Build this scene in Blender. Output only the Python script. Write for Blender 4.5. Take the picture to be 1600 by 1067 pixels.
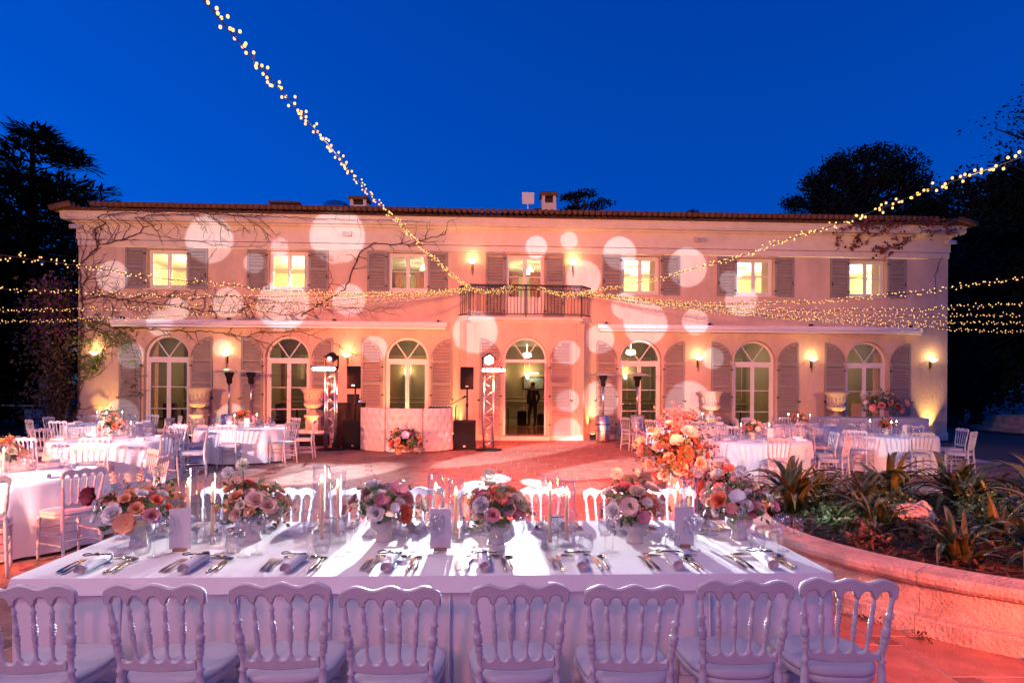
import bpy, bmesh, math, random
from mathutils import Vector, Matrix, noise
R = math.radians
PI = math.pi
sc = bpy.context.scene
for o in list(bpy.data.objects):
    bpy.data.objects.remove(o)
C = sc.collection
YAW = math.atan(.04)                 # the house front is turned a little away on its right
HOUSE = Vector((.4, 20.816, 0.))     # middle of the house front

# ------------------------------------------------------------------ camera
cam = bpy.data.cameras.new('camera')
camo = bpy.data.objects.new('camera', cam)
C.objects.link(camo)
sc.camera = camo
cam.sensor_width = 36.
cam.lens = 22.5
cam.shift_y = 69.5 / 1600
cam.clip_start = .05
cam.clip_end = 2000.
camo.location = (0, 0, 1.72)
camo.rotation_euler = (Matrix.Rotation(-math.atan(.007), 3, 'Y') @ Matrix.Rotation(PI / 2, 3, 'X')).to_euler()

# ------------------------------------------------------------------ dusk sky
world = bpy.data.worlds.new('World')
sc.world = world
world.use_nodes = True
nt = world.node_tree
sky = nt.nodes.new('ShaderNodeTexSky')
sky.sky_type = 'NISHITA'
sky.sun_disc = False
sky.sun_elevation = R(6)
sky.sun_rotation = R(-72)
sky.ozone_density = 4.
sky.dust_density = .6
gam = nt.nodes.new('ShaderNodeGamma')
gam.inputs[1].default_value = 0.6
tint = nt.nodes.new('ShaderNodeMix')
tint.data_type = 'RGBA'
tint.blend_type = 'MULTIPLY'
tint.clamp_result = False
tint.inputs[0].default_value = 1
tint.inputs[7].default_value = (.001, .37, 1.75, 1)
nt.links.new(sky.outputs[0], gam.inputs[0])
nt.links.new(gam.outputs[0], tint.inputs[6])
nt.links.new(tint.outputs[2], nt.nodes['Background'].inputs[0])
nt.nodes['Background'].inputs[1].default_value = .18

# ------------------------------------------------------------------ exposure
sc.view_settings.view_transform = 'Standard'
sc.view_settings.look = 'None'
sc.view_settings.gamma = 1
sc.view_settings.exposure = 0
sc.view_settings.use_curve_mapping = False
sc.render.engine = 'CYCLES'
cy = sc.cycles
cy.use_denoising = True
cy.max_bounces = 7
cy.diffuse_bounces = 3
cy.glossy_bounces = 3
cy.transmission_bounces = 4
cy.transparent_max_bounces = 24
cy.caustics_reflective = False
cy.caustics_refractive = False
cy.sample_clamp_indirect = 4.
cy.sample_clamp_direct = 0.

# ------------------------------------------------------------------ the event's projectors (spot lamps)
def nmath(nt, op, a, b=None, clamp=False):
    n = nt.nodes.new('ShaderNodeMath')
    n.operation = op
    n.use_clamp = clamp
    for i, x in enumerate((a, b)):
        if x is None:
            continue
        if isinstance(x, (int, float)):
            n.inputs[i].default_value = x
        else:
            nt.links.new(x, n.inputs[i])
    return n.outputs[0]

def spot(name, loc, aim, power, col, size, blend=.4, soft=.06):
    l = bpy.data.lights.new(name, 'SPOT')
    l.energy = power
    l.color = col
    l.spot_size = R(size)
    l.spot_blend = blend
    l.shadow_soft_size = soft
    o = bpy.data.objects.new(name, l)
    C.objects.link(o)
    o.location = loc
    d = Vector(aim) - Vector(loc)
    o.rotation_euler = d.to_track_quat('-Z', 'Y').to_euler()
    return o

def gobo(o, discs, edge=.12, base=0.):
    """cut the beam of a spot lamp into soft-edged discs given as slopes in the lamp's own frame"""
    l = o.data
    l.use_nodes = True
    nt = l.node_tree
    em = nt.nodes['Emission']
    tc = nt.nodes.new('ShaderNodeTexCoord')
    sx = nt.nodes.new('ShaderNodeSeparateXYZ')
    nt.links.new(tc.outputs['Normal'], sx.inputs[0])
    a = nmath(nt, 'DIVIDE', sx.outputs[0], sx.outputs[2])
    b = nmath(nt, 'DIVIDE', sx.outputs[1], sx.outputs[2])
    cx = nt.nodes.new('ShaderNodeCombineXYZ')
    nt.links.new(a, cx.inputs[0])
    nt.links.new(b, cx.inputs[1])
    tot = None
    for (c, e1, e2, st) in discs:
        # c: centre, e1 / e2: the disc's half-axes, all as slopes; mapped to a unit circle
        det = e1[0] * e2[1] - e1[1] * e2[0]
        su = nt.nodes.new('ShaderNodeVectorMath')
        su.operation = 'ADD'
        nt.links.new(cx.outputs[0], su.inputs[0])
        su.inputs[1].default_value = (c[0], c[1], 0)
        uv = []
        for row in ((-e2[1] / det, e2[0] / det, 0), (e1[1] / det, -e1[0] / det, 0)):
            dt = nt.nodes.new('ShaderNodeVectorMath')
            dt.operation = 'DOT_PRODUCT'
            nt.links.new(su.outputs[0], dt.inputs[0])
            dt.inputs[1].default_value = row
            uv.append(dt.outputs['Value'])
        cm = nt.nodes.new('ShaderNodeCombineXYZ')
        nt.links.new(uv[0], cm.inputs[0])
        nt.links.new(uv[1], cm.inputs[1])
        ln = nt.nodes.new('ShaderNodeVectorMath')
        ln.operation = 'LENGTH'
        nt.links.new(cm.outputs[0], ln.inputs[0])
        mr = nt.nodes.new('ShaderNodeMapRange')
        mr.interpolation_type = 'SMOOTHSTEP'
        nt.links.new(ln.outputs['Value'], mr.inputs[0])
        mr.inputs[1].default_value = 1 + edge
        mr.inputs[2].default_value = 1 - edge
        mr.inputs[3].default_value = 0
        mr.inputs[4].default_value = st
        tot = mr.outputs[0] if tot is None else nmath(nt, 'MAXIMUM', tot, mr.outputs[0])
    if base:
        tot = nmath(nt, 'ADD', tot, base)
    nt.links.new(tot, em.inputs[1])

def slope(lamp, p):
    """slopes of the ray from a lamp to a point, in the lamp's frame"""
    d = lamp.rotation_euler.to_matrix().inverted() @ (Vector(p) - Vector(lamp.location))
    return d.x / -d.z, d.y / -d.z

def disc(lamp, p, a1, a2, st=1.):
    """the beam cell that covers the ellipse round p with half-axes a1, a2 (metres, in the place)"""
    p = Vector(p)
    c = slope(lamp, p)
    es = []
    for ax in (a1, a2):
        u, v = slope(lamp, p + Vector(ax)), slope(lamp, p - Vector(ax))
        es.append(((u[0] - v[0]) / 2, (u[1] - v[1]) / 2))
    return (c, es[0], es[1], st)

def on_front(x, z, y=0):
    """a point on the house front: metres right of its middle, metres up, metres inwards"""
    return HOUSE + Matrix.Rotation(YAW, 3, 'Z') @ Vector((x, y, z))

SALMON = (1., .39, .17)
RED = (1., .12, .045)
COOL = (.86, .84, 1.)
# salmon wash over the house front, from both front corners of the terrace
spot('wash_left', (-9.5, -1.5, 3.2), on_front(-3, 5.9), 11500, SALMON, 70, .5, .12)
spot('wash_right', (9.5, -2., 3.2), on_front(1.0, 5.8), 7000, SALMON, 66, .6, .12)
# red wash low over the right foreground and across the dance floor
spot('red_right', (5.6, -1.5, 1.7), (4.0, 5.2, .1), 9500, RED, 46, .35, .1)
spot('red_left', (-9., 1.5, 3.0), (-3., 13, 0), 8500, RED, 56, .6, .1)
spot('red_middle', (.5, -6., 5.6), (.6, 12.6, 0), 84000, RED, 15.5, .4, .1)
spot('red_fill', (-1.5, -6., 4.6), (-.6, 3.4, .5), 850, (1., .24, .34), 44, .6, .3)  # added fill lamp behind the camera, reddens the foreground chairs and cloth
# white discs thrown on the house front
gob = spot('disc_projector', (1.5, -5.5, 3.6), on_front(1.6, 3.6), 23000, COOL, 78, .2, .03)
DISCS = [(327, 375, 36), (527, 370, 42), (397, 411, 16), (437, 386, 14), (355, 473, 23), (277, 483, 18), (442, 477, 40), (545, 469, 25),
         (176, 432, 24), (347, 544, 14), (205, 556, 20), (190, 650, 26), (889, 376, 13.5), (838, 386, 17), (912, 434, 27), (1074, 418, 31),
         (1008, 505, 35), (976, 478, 21), (1086, 503, 21), (1158, 468, 26), (1140, 440, 17), (937, 530, 23), (884, 553, 20), (937, 624, 29), (1114, 560, 17),
         (1076, 632, 37), (885, 628, 18), (585, 545, 20), (742, 520, 34), (884, 676, 22), (362, 655, 24), (250, 505, 20), (968, 396, 26)]
def front_px(u, v):
    # where the photo's line of sight meets the house front
    t = math.atan(.007)
    du, dv = u - 800, v - 603
    x = (du * math.cos(t) + dv * math.sin(t)) / 1000
    y = -(-du * math.sin(t) + dv * math.cos(t)) / 1000
    Y = 20.8 / (1 - .04 * x)
    return Vector((x * Y, Y, 1.72 + y * Y))
ds = []
for (u, v, r) in DISCS:
    ds.append(disc(gob, front_px(u, v), (r / 48., r / 48. * .04, 0), (0, 0, r / 48.), 1. if r > 15 else .85))
gobo(gob, ds, .055)
# big white lobes across the paving and the middle tables, from the left front corner
lob = spot('lobe_projector', (-8.6, .6, 3.3), (0, 14.5, .4), 7000, COOL, 96, .3, .05)
ds = []
for (x, y, L, W, st) in [(.1, 16.4, 4.0, .85, 9), (2.2, 13.6, 2.7, .85, 9), (-3.4, 12.4, 1.7, .75, 8), (5.6, 18.2, 2.5, .8, 7), (.2, 10.0, 1.8, .5, 5), (-1.4, 8.2, 1.5, .5, 5)]:
    d = Vector((x + 8.6, y - .6, 0)).normalized()
    ds.append(disc(lob, (x, y, 0), d * L, Vector((-d.y, d.x, 0)) * W, st))
for (x, y, z, w_, h_, st) in [(-6.6, 10.9, .6, .9, .45, 1), (-6.1, 13.9, .55, .8, .5, 1), (-9.6, 15., .7, .7, .5, .9), (-4.9, 6.6, .6, .6, .45, .9), (-1.9, 5.1, .85, .8, .3, 2), (.6, 5.2, .85, .6, .3, 2.5), (-3.6, 5.6, .55, .35, .25, 1.4),
                             (7.7, 13.0, .65, .55, .35, 1.), (4.3, 11.3, .6, .6, .5, .9), (-3.0, 15.9, .12, .28, .2, .9), (-1.75, 16.0, .35, .4, .3, 1.)]:
    ds.append(disc(lob, (x, y, z), (w_, -.3 * w_, 0), (0, 0, h_), st))
gobo(lob, ds, .06)

# ------------------------------------------------------------------ helpers
class MB:
    """collects shapes; .obj() links them as one mesh object"""
    def __init__(s):
        s.v, s.f, s.s, s.m = [], [], [], []
    def add(s, v, f, smooth=False, mi=0):
        o = len(s.v)
        s.v += [tuple(p) for p in v]
        for q in f:
            s.f.append(tuple(i + o for i in q))
            s.s.append(smooth)
            s.m.append(mi)
        return s
    def box(s, x0, x1, y0, y1, z0, z1, mi=0):
        return s.add([(x0, y0, z0), (x1, y0, z0), (x1, y1, z0), (x0, y1, z0), (x0, y0, z1), (x1, y0, z1), (x1, y1, z1), (x0, y1, z1)],
                     [(3, 2, 1, 0), (4, 5, 6, 7), (0, 1, 5, 4), (1, 2, 6, 5), (2, 3, 7, 6), (3, 0, 4, 7)], mi=mi)
    def bar(s, p, q, w, h, up=(0, 0, 1)):
        p, q = Vector(p), Vector(q)
        d = (q - p).normalized()
        u = Vector(up)
        if abs(d.dot(u)) > .97:
            u = Vector((0, 1, 0))
        x = d.cross(u).normalized() * w / 2
        z = x.cross(d).normalized() * h / 2
        v = []
        for c in (p, q):
            v += [c - x - z, c + x - z, c + x + z, c - x + z]
        return s.add(v, [(3, 2, 1, 0), (4, 5, 6, 7), (0, 1, 5, 4), (1, 2, 6, 5), (2, 3, 7, 6), (3, 0, 4, 7)])
    def tube(s, pts, rad, n=6, cap=True, smooth=True, mi=0):
        pts = [Vector(p) for p in pts]
        if not hasattr(rad, '__len__'):
            rad = [rad] * len(pts)
        v, f = [], []
        ref = None
        for i, p in enumerate(pts):
            d = (pts[min(i + 1, len(pts) - 1)] - pts[max(i - 1, 0)])
            d = d.normalized() if d.length > 1e-9 else Vector((0, 0, 1))
            if ref is None:
                ref = Vector((1, 0, 0)) if abs(d.x) < .8 else Vector((0, 1, 0))
            x = (ref - d * ref.dot(d)).normalized()
            y = d.cross(x)
            ref = x
            for k in range(n):
                t = 2 * PI * k / n
                v.append(p + (x * math.cos(t) + y * math.sin(t)) * rad[i])
        for i in range(len(pts) - 1):
            for k in range(n):
                f.append((i * n + k, i * n + (k + 1) % n, (i + 1) * n + (k + 1) % n, (i + 1) * n + k))
        if cap:
            f.append(tuple(range(n - 1, -1, -1)))
            f.append(tuple((len(pts) - 1) * n + k for k in range(n)))
        return s.add(v, f, smooth, mi)
    def lathe(s, prof, n=14, at=(0, 0, 0), smooth=True, mi=0):
        v, f = [], []
        for (r, z) in prof:
            for k in range(n):
                t = 2 * PI * k / n
                v.append((at[0] + r * math.cos(t), at[1] + r * math.sin(t), at[2] + z))
        for i in range(len(prof) - 1):
            for k in range(n):
                f.append((i * n + k, i * n + (k + 1) % n, (i + 1) * n + (k + 1) % n, (i + 1) * n + k))
        return s.add(v, f, smooth, mi)
    def prism(s, poly, d0, d1, plane='xz', mi=0):
        """outline extruded from d0 to d1 along the third axis"""
        n = len(poly)
        def P(a, b, d):
            return (a, d, b) if plane == 'xz' else ((a, b, d) if plane == 'xy' else (d, a, b))
        v = [P(a, b, d0) for a, b in poly] + [P(a, b, d1) for a, b in poly]
        f = [tuple(range(n)), tuple(range(2 * n - 1, n - 1, -1))]
        f += [(i, i + n, (i + 1) % n + n, (i + 1) % n) for i in range(n)]
        return s.add(v, f, mi=mi)
    def mesh(s, name, mats, bevel=0, seg=1, fix=False):
        me = bpy.data.meshes.new(name)
        me.from_pydata(s.v, [], s.f)
        me.polygons.foreach_set('use_smooth', s.s)
        if not isinstance(mats, (list, tuple)):
            mats = [mats]
        for m in mats:
            me.materials.append(m)
        if len(mats) > 1:
            me.polygons.foreach_set('material_index', s.m)
        if bevel or fix:
            bm = bmesh.new()
            bm.from_mesh(me)
            bmesh.ops.recalc_face_normals(bm, faces=bm.faces)
            if bevel:
                es = [e for e in bm.edges if len(e.link_faces) == 2 and e.calc_face_angle(0) > .5]
                bmesh.ops.bevel(bm, geom=es, offset=bevel, segments=seg, affect='EDGES', clamp_overlap=True)
                for f in bm.faces:
                    f.smooth = (seg > 1 and len(f.verts) <= 4) or f.smooth
            bm.to_mesh(me)
            bm.free()
        me.update()
        return me
    def obj(s, name, mats, parent=None, bevel=0, seg=1, fix=False, loc=None, rz=0, kind=None):
        return put(s.mesh(name, mats, bevel, seg, fix), name, parent, loc, rz, kind)

def put(me, name, parent=None, loc=None, rz=0, kind=None, scale=None, rot=None, m=None):
    o = bpy.data.objects.new(name, me)
    C.objects.link(o)
    o.parent = parent
    if loc is not None:
        o.location = loc
    if rot is not None:
        o.rotation_euler = rot
    elif rz:
        o.rotation_euler = (0, 0, rz)
    if scale is not None:
        o.scale = scale if hasattr(scale, '__len__') else (scale,) * 3
    if kind:
        o['kind'] = kind
    if m is not None:
        o.material_slots[0].link = 'OBJECT'
        o.material_slots[0].material = m
    return o

def thing(name, label, cat, loc=(0, 0, 0), rz=0, group=None):
    o = bpy.data.objects.new(name, None)
    C.objects.link(o)
    o.empty_display_size = .1
    o.location = loc
    o.rotation_euler = (0, 0, rz)
    return tag(o, label, cat, group)

def tag(o, label, cat, group=None):
    o['label'] = label
    o['category'] = cat
    if group:
        o['group'] = group
    return o

KIDS = {}
def copy_tree(src, loc, rz=0, label=None, group=None, scale=None):
    if src.name not in KIDS:
        KIDS[src.name] = [(c, list(c.children)) for c in src.children]
    r = src.copy()
    C.objects.link(r)
    r.location = loc
    r.rotation_euler = (0, 0, rz)
    if scale:
        r.scale = (scale,) * 3
    if label:
        r['label'] = label
    if group:
        r['group'] = group
    for c, gs in KIDS[src.name]:
        k = c.copy()
        C.objects.link(k)
        k.parent = r
        for gch in gs:
            g2 = gch.copy()
            C.objects.link(g2)
            g2.parent = k
    return r

# ------------------------------------------------------------------ materials
def mat(name, col, rough=.6, metal=0., var=0., vs=8., bump=0., bs=60., spec=.5, emit=None, es=0., sheen=0., trans=0., col2=None, stretch=None, detail=4, bdist=.02):
    m = bpy.data.materials.new(name)
    m.use_nodes = True
    nt = m.node_tree
    b = nt.nodes['Principled BSDF']
    b.inputs['Base Color'].default_value = (*col, 1)
    b.inputs['Roughness'].default_value = rough
    b.inputs['Metallic'].default_value = metal
    b.inputs['Specular IOR Level'].default_value = spec
    if sheen:
        b.inputs['Sheen Weight'].default_value = sheen
    if trans:
        b.inputs['Subsurface Weight'].default_value = trans
        b.inputs['Subsurface Radius'].default_value = (1, .6, .35)
        b.inputs['Subsurface Scale'].default_value = .03 if trans > .2 else .01
    if emit:
        b.inputs['Emission Color'].default_value = (*emit, 1)
        b.inputs['Emission Strength'].default_value = es
    if var or col2 or bump:
        tc = nt.nodes.new('ShaderNodeTexCoord')
        vec = tc.outputs['Object']
        if stretch:
            mp = nt.nodes.new('ShaderNodeMapping')
            mp.inputs['Scale'].default_value = stretch
            nt.links.new(vec, mp.inputs[0])
            vec = mp.outputs[0]
    if var or col2:
        n = nt.nodes.new('ShaderNodeTexNoise')
        n.inputs['Scale'].default_value = vs
        n.inputs['Detail'].default_value = detail
        n.inputs['Roughness'].default_value = .6
        nt.links.new(vec, n.inputs['Vector'])
        cr = nt.nodes.new('ShaderNodeValToRGB')
        cr.color_ramp.elements[0].position = .3
        cr.color_ramp.elements[1].position = .7
        c2 = col2 or tuple(max(0, min(1, c * (1 + var))) for c in col)
        c1 = col if col2 else tuple(c * (1 - var) for c in col)
        cr.color_ramp.elements[0].color = (*c1, 1)
        cr.color_ramp.elements[1].color = (*c2, 1)
        nt.links.new(n.outputs['Fac'], cr.inputs[0])
        nt.links.new(cr.outputs[0], b.inputs['Base Color'])
    if bump:
        n2 = nt.nodes.new('ShaderNodeTexNoise')
        n2.inputs['Scale'].default_value = bs
        n2.inputs['Detail'].default_value = 5
        nt.links.new(vec, n2.inputs['Vector'])
        bp = nt.nodes.new('ShaderNodeBump')
        bp.inputs['Strength'].default_value = bump
        bp.inputs['Distance'].default_value = bdist
        nt.links.new(n2.outputs['Fac'], bp.inputs['Height'])
        nt.links.new(bp.outputs[0], b.inputs['Normal'])
    return m

def emitter(name, col, s, sample=True):
    m = bpy.data.materials.new(name)
    m.use_nodes = True
    nt = m.node_tree
    nt.nodes.remove(nt.nodes['Principled BSDF'])
    e = nt.nodes.new('ShaderNodeEmission')
    e.inputs[0].default_value = (*col, 1)
    e.inputs[1].default_value = s
    nt.links.new(e.outputs[0], nt.nodes['Material Output'].inputs[0])
    if not sample:
        m.cycles.emission_sampling = 'NONE'
    return m

def glass(name, tint=(1, 1, 1), lo=.04, hi=.75, rough=.0):
    """thin clear glass: see-through with reflections that grow at the rim"""
    m = bpy.data.materials.new(name)
    m.use_nodes = True
    nt = m.node_tree
    nt.nodes.remove(nt.nodes['Principled BSDF'])
    t = nt.nodes.new('ShaderNodeBsdfTransparent')
    t.inputs[0].default_value = (*tint, 1)
    g = nt.nodes.new('ShaderNodeBsdfGlossy')
    g.inputs['Roughness'].default_value = rough
    lw = nt.nodes.new('ShaderNodeLayerWeight')
    lw.inputs[0].default_value = .35
    mr = nt.nodes.new('ShaderNodeMapRange')
    nt.links.new(lw.outputs['Facing'], mr.inputs[0])
    mr.inputs[1].default_value = 0
    mr.inputs[2].default_value = 1
    mr.inputs[3].default_value = lo
    mr.inputs[4].default_value = hi
    mx = nt.nodes.new('ShaderNodeMixShader')
    nt.links.new(mr.outputs[0], mx.inputs[0])
    nt.links.new(t.outputs[0], mx.inputs[1])
    nt.links.new(g.outputs[0], mx.inputs[2])
    nt.links.new(mx.outputs[0], nt.nodes['Material Output'].inputs[0])
    return m

M = {}
M['plaster'] = mat('plaster', (.64, .48, .38), .92, var=.16, vs=1.6, bump=.5, bs=14, spec=.15, detail=8, stretch=(1, 1, .45))
M['trim'] = mat('painted_trim', (.72, .62, .54), .8, var=.07, vs=3, bump=.15, bs=25, spec=.25)
M['white_paint'] = mat('white_joinery', (.78, .76, .74), .45, var=.03, vs=6)
M['shutter'] = mat('shutter_paint', (.29, .255, .235), .6, var=.10, vs=4)
M['roof_tile'] = mat('terracotta', (.15, .065, .04), .85, var=.3, vs=7, bump=.3, bs=40)
M['soot'] = mat('dark_mortar', (.05, .04, .04), .9)
M['iron'] = mat('black_iron', (.015, .015, .018), .5)
M['black'] = mat('black_plastic', (.010, .010, .013), .75, var=.2, vs=30, spec=.2)
M['grille'] = mat('speaker_grille', (.007, .007, .010), .85, bump=.4, bs=400, spec=.15)
M['steel'] = mat('brushed_steel', (.62, .61, .60), .3, 1.)
M['alu'] = mat('aluminium', (.75, .75, .77), .28, 1.)
M['awning'] = mat('awning_white', (.84, .81, .79), .6, var=.04, vs=5)
M['stone'] = mat('urn_stone', (.55, .48, .40), .85, var=.15, vs=14, bump=.4, bs=50)
M['kerb'] = mat('kerb_stone', (.50, .40, .32), .88, var=.38, vs=4, bump=.7, bs=45, detail=9)
M['paver'] = mat('paver_stone', (.36, .18, .125), .75, var=.28, vs=5, bump=.25, bs=70)
M['paver2'] = mat('paver_insert', (.20, .10, .075), .75, var=.25, vs=9, bump=.25, bs=70)
M['grout'] = mat('grout', (.60, .52, .45), .95, var=.2, vs=12)
M['gravel'] = mat('gravel_ground', (.10, .085, .075), .95, var=.4, vs=30, bump=.5, bs=120)
M['soil'] = mat('mulch', (.022, .013, .009), .95, var=.5, vs=22, bump=.9, bs=60)
M['chip'] = mat('bark_chips', (.055, .026, .016), .9, var=.4, vs=20)
M['chair'] = mat('white_chair_paint', (.56, .57, .63), .36, var=.06, vs=14, bump=.06, bs=45)
M['cushion'] = mat('white_cushion', (.50, .49, .55), .55, var=.05, vs=6, bump=.25, bs=14)
M['cloth'] = mat('white_linen', (.82, .81, .82), .85, var=.03, vs=5, bump=.12, bs=300, sheen=.2)
M['cloth2'] = mat('topper_linen', (.81, .80, .80), .85, var=.03, vs=6, bump=.1, bs=300)
M['napkin'] = mat('napkin', (.82, .80, .79), .9, var=.03, vs=20, bump=.1, bs=300)
M['bluecloth'] = mat('grey_blue_cloth', (.50, .53, .62), .85, var=.04, vs=5)
M['silver'] = mat('cutlery_gold', (.80, .66, .45), .16, 1.)
M['black_name'] = mat('black_acrylic', (.012, .012, .012), .3)
M['card'] = mat('menu_card', (.74, .72, .70), .8, var=.03, vs=30)
M['wood'] = mat('card_holder_wood', (.36, .22, .12), .6, var=.2, vs=20, stretch=(1, 8, 8))
M['vase'] = mat('vase_ceramic', (.66, .62, .58), .7, var=.06, vs=25, bump=.2, bs=80)
M['wax'] = mat('candle_wax', (.86, .66, .47), .5, trans=.8)
M['leather'] = mat('tufted_white_leather', (.62, .56, .56), .42, var=.02, vs=6)
M['suit'] = mat('navy_suit', (.018, .02, .032), .8, bump=.2, bs=90)
M['shirt'] = mat('grey_shirt', (.10, .10, .11), .8)
M['skin'] = mat('skin', (.40, .22, .15), .55)
M['hair'] = mat('dark_hair', (.03, .022, .018), .6)
M['trunk'] = mat('bark', (.06, .045, .035), .9, var=.3, vs=10, bump=.6, bs=20)
M['vine'] = mat('vine_bark', (.10, .055, .035), .9, var=.3, vs=20)
M['needles'] = mat('dark_needles', (.016, .024, .016), .9, var=.3, vs=3, spec=.1)
M['leaf'] = mat('leaf_green', (.045, .09, .03), .5, var=.35, vs=9)
M['leaf_l'] = mat('leaf_pale_green', (.15, .22, .07), .5, var=.3, vs=9)
M['leaf_b'] = mat('leaf_bronze', (.10, .06, .03), .5, var=.4, vs=12)
M['leaf_s'] = mat('strap_leaf', (.03, .055, .018), .35, col2=(.10, .11, .03), vs=2.5)
M['vineleaf'] = mat('autumn_leaf', (.16, .04, .03), .6, var=.5, vs=8)
M['rock'] = mat('pale_rock', (.50, .40, .34), .95, var=.45, vs=9, bump=1., bs=30, detail=9, bdist=.04)
M['bract'] = mat('bougainvillea', (.30, .03, .22), .6, var=.4, vs=10)
M['roomwall'] = mat('room_wall_cream', (.76, .66, .42), .85, var=.05, vs=2)
M['hallwall'] = mat('hall_wall_dimmed', (.36, .28, .16), .85, var=.08, vs=2)  # cream walls given a darker colour so the lower rooms look dim
M['ceil'] = mat('room_ceiling', (.80, .76, .60), .85)
M['roomfloor'] = mat('room_floor', (.30, .22, .14), .12, var=.1, vs=3)
M['panel'] = mat('panelled_cream', (.60, .52, .34), .6)
M['curtain'] = mat('curtain', (.62, .50, .26), .85, var=.1, vs=6)
M['darkwood'] = mat('dark_furniture', (.06, .04, .03), .4)
M['pane'] = glass('window_glass', (.98, .98, .96), .05, .5)
M['glass'] = glass('table_glass', (1, 1, 1), .045, .42, .09)
M['cyl'] = glass('cylinder_glass', (1, 1, 1), .02, .32, .05)
M['bulb'] = emitter('fairy_bulb', (1., .50, .15), 2.6, False)
M['flame'] = emitter('flame', (1., .62, .22), 90.)
M['sconce'] = emitter('sconce_glow', (1., .72, .36), 5.)
M['led'] = emitter('led_lens', (1., .42, .28), 60.)
M['head'] = emitter('spot_lens', (.86, .92, 1.), 160.)
M['head_dim'] = emitter('spot_lens_dim', (.55, .68, 1.), 2.2)
M['lcd'] = emitter('blue_display', (.15, .35, 1.), 4.)
M['lampshade'] = emitter('room_lamp', (1., .84, .5), 5.)
FL = {}
for k, c in {'peach': (.88, .43, .22), 'coral': (.84, .22, .12), 'cream': (.86, .78, .60), 'white': (.84, .82, .78), 'pink': (.85, .38, .38), 'mauve': (.62, .25, .28),
             'burgundy': (.26, .03, .05), 'blush': (.88, .60, .48), 'ochre': (.52, .36, .16), 'lilac': (.55, .45, .58)}.items():
    FL[k] = mat('petal_' + k, c, .7, var=.10, vs=40, trans=.1)

# ================================================================== SETTING
rnd = random.Random(4)
g = MB().add([(-400, -200, -.05), (400, -200, -.05), (400, 600, -.05), (-400, 600, -.05)], [(0, 1, 2, 3)]).obj('ground', M['gravel'])
g['kind'] = 'structure'
ter = MB().box(-15.5, 11.5, -6, 22, -.045, -.0045).obj('terrace', M['grout'])
ter['kind'] = 'structure'
BED = Vector((4.75, 6.1, 0))
BR = 2.4
A_, B_ = .62, .155
def tile_mesh(n, s, m):
    q = .006
    return MB().box(q, s - q, q, s - q, -.04, 0).mesh(n, m)
big_me = tile_mesh('paver', A_, M['paver'])
sml_me = tile_mesh('paver_insert', B_, M['paver2'])
tl = []
for i in range(-60, 60):
    for j in range(-60, 60):
        x = i * A_ - j * B_
        y = i * B_ + j * A_ + 1.2
        for (dx, dy, s, kind) in ((0, 0, A_, 0), (A_, 0, B_, 1)):
            X, Y = x + dx, y + dy
            if not (-15.4 < X < 11.0 and -5.5 < Y < 21.3):
                continue
            cxy = Vector((X + s / 2, Y + s / 2, 0))
            if (cxy - BED).length < BR - .25:
                continue
            vis = 1e9
            if cxy.y > 2.2 and abs(cxy.x / cxy.y) < .86 and cxy.y < 20.3:
                vis = cxy.y
                if cxy.y < 5.4 and cxy.x < 1.85:
                    vis = 1e9
                if -6.5 < cxy.x < -4.2 and cxy.y < 8.2:
                    vis += 20
                if cxy.x > 2 and 5. < cxy.y < 9:
                    vis += 20
            tl.append((vis, kind, X, Y))
for kind, cap in ((0, 215), (1, 215)):
    ts = sorted(t for t in tl if t[1] == kind)
    rest = MB()
    for n, (vis, k, X, Y) in enumerate(ts):
        z = rnd.uniform(-.002, .001)
        if n < cap and vis < 1e8:
            put(sml_me if kind else big_me, 'paver_insert' if kind else 'paver', ter, (X, Y, z))
        else:
            s = B_ if kind else A_
            q = .006
            rest.box(X + q, X + s - q, Y + q, Y + s - q, -.04, z)
    rest.obj('paver_inserts' if kind else 'pavers', M['paver2'] if kind else M['paver'], ter, kind='stuff')

# ------------------------------------------------------------------ the house
house = thing('villa', 'long two-storey peach plastered villa with grey shutters and arched french doors', 'house', HOUSE, YAW)
BAYS = [-11.4 + 3.8 * i for i in range(7)]
HW = 14.15
DOOR_W, SPR, SILL = .70, 2.57, .14
WIN_W, WZ0, WZ1 = .64, 4.74, 6.0
def wall_strip(mb, x0, x1, z0, z1, ops, depth=.26, y=0):
    """a wall face with openings (cx, half width, bottom, top or spring, arched) and their reveals"""
    q = lambda a, b, c, d: mb.add([a, b, c, d], [(0, 1, 2, 3)])
    cur = x0
    for (cx, hw, b, t, arch) in ops:
        l, r = cx - hw, cx + hw
        q((cur, y, z0), (l, y, z0), (l, y, z1), (cur, y, z1))
        if b > z0:
            q((l, y, z0), (r, y, z0), (r, y, b), (l, y, b))
            q((l, y, b), (r, y, b), (r, y + depth, b), (l, y + depth, b))
        q((l, y, b), (l, y + depth, b), (l, y + depth, t), (l, y, t))
        q((r, y, b), (r, y, t), (r, y + depth, t), (r, y + depth, b))
        if arch:
            n = 20
            pts = [(cx - hw * math.cos(PI * k / n), t + hw * math.sin(PI * k / n)) for k in range(n + 1)]
            for (xa, za), (xb, zb) in zip(pts, pts[1:]):
                q((xa, y, za), (xb, y, zb), (xb, y, z1), (xa, y, z1))
                q((xa, y, za), (xa, y + depth, za), (xb, y + depth, zb), (xb, y, zb))
        else:
            q((l, y, t), (r, y, t), (r, y, z1), (l, y, z1))
            q((l, y, t), (l, y + depth, t), (r, y + depth, t), (r, y, t))
        cur = r
    q((cur, y, z0), (x1, y, z0), (x1, y, z1), (cur, y, z1))
w = MB()
lo = [(x, DOOR_W, SILL, SPR, True) for x in BAYS]
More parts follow.
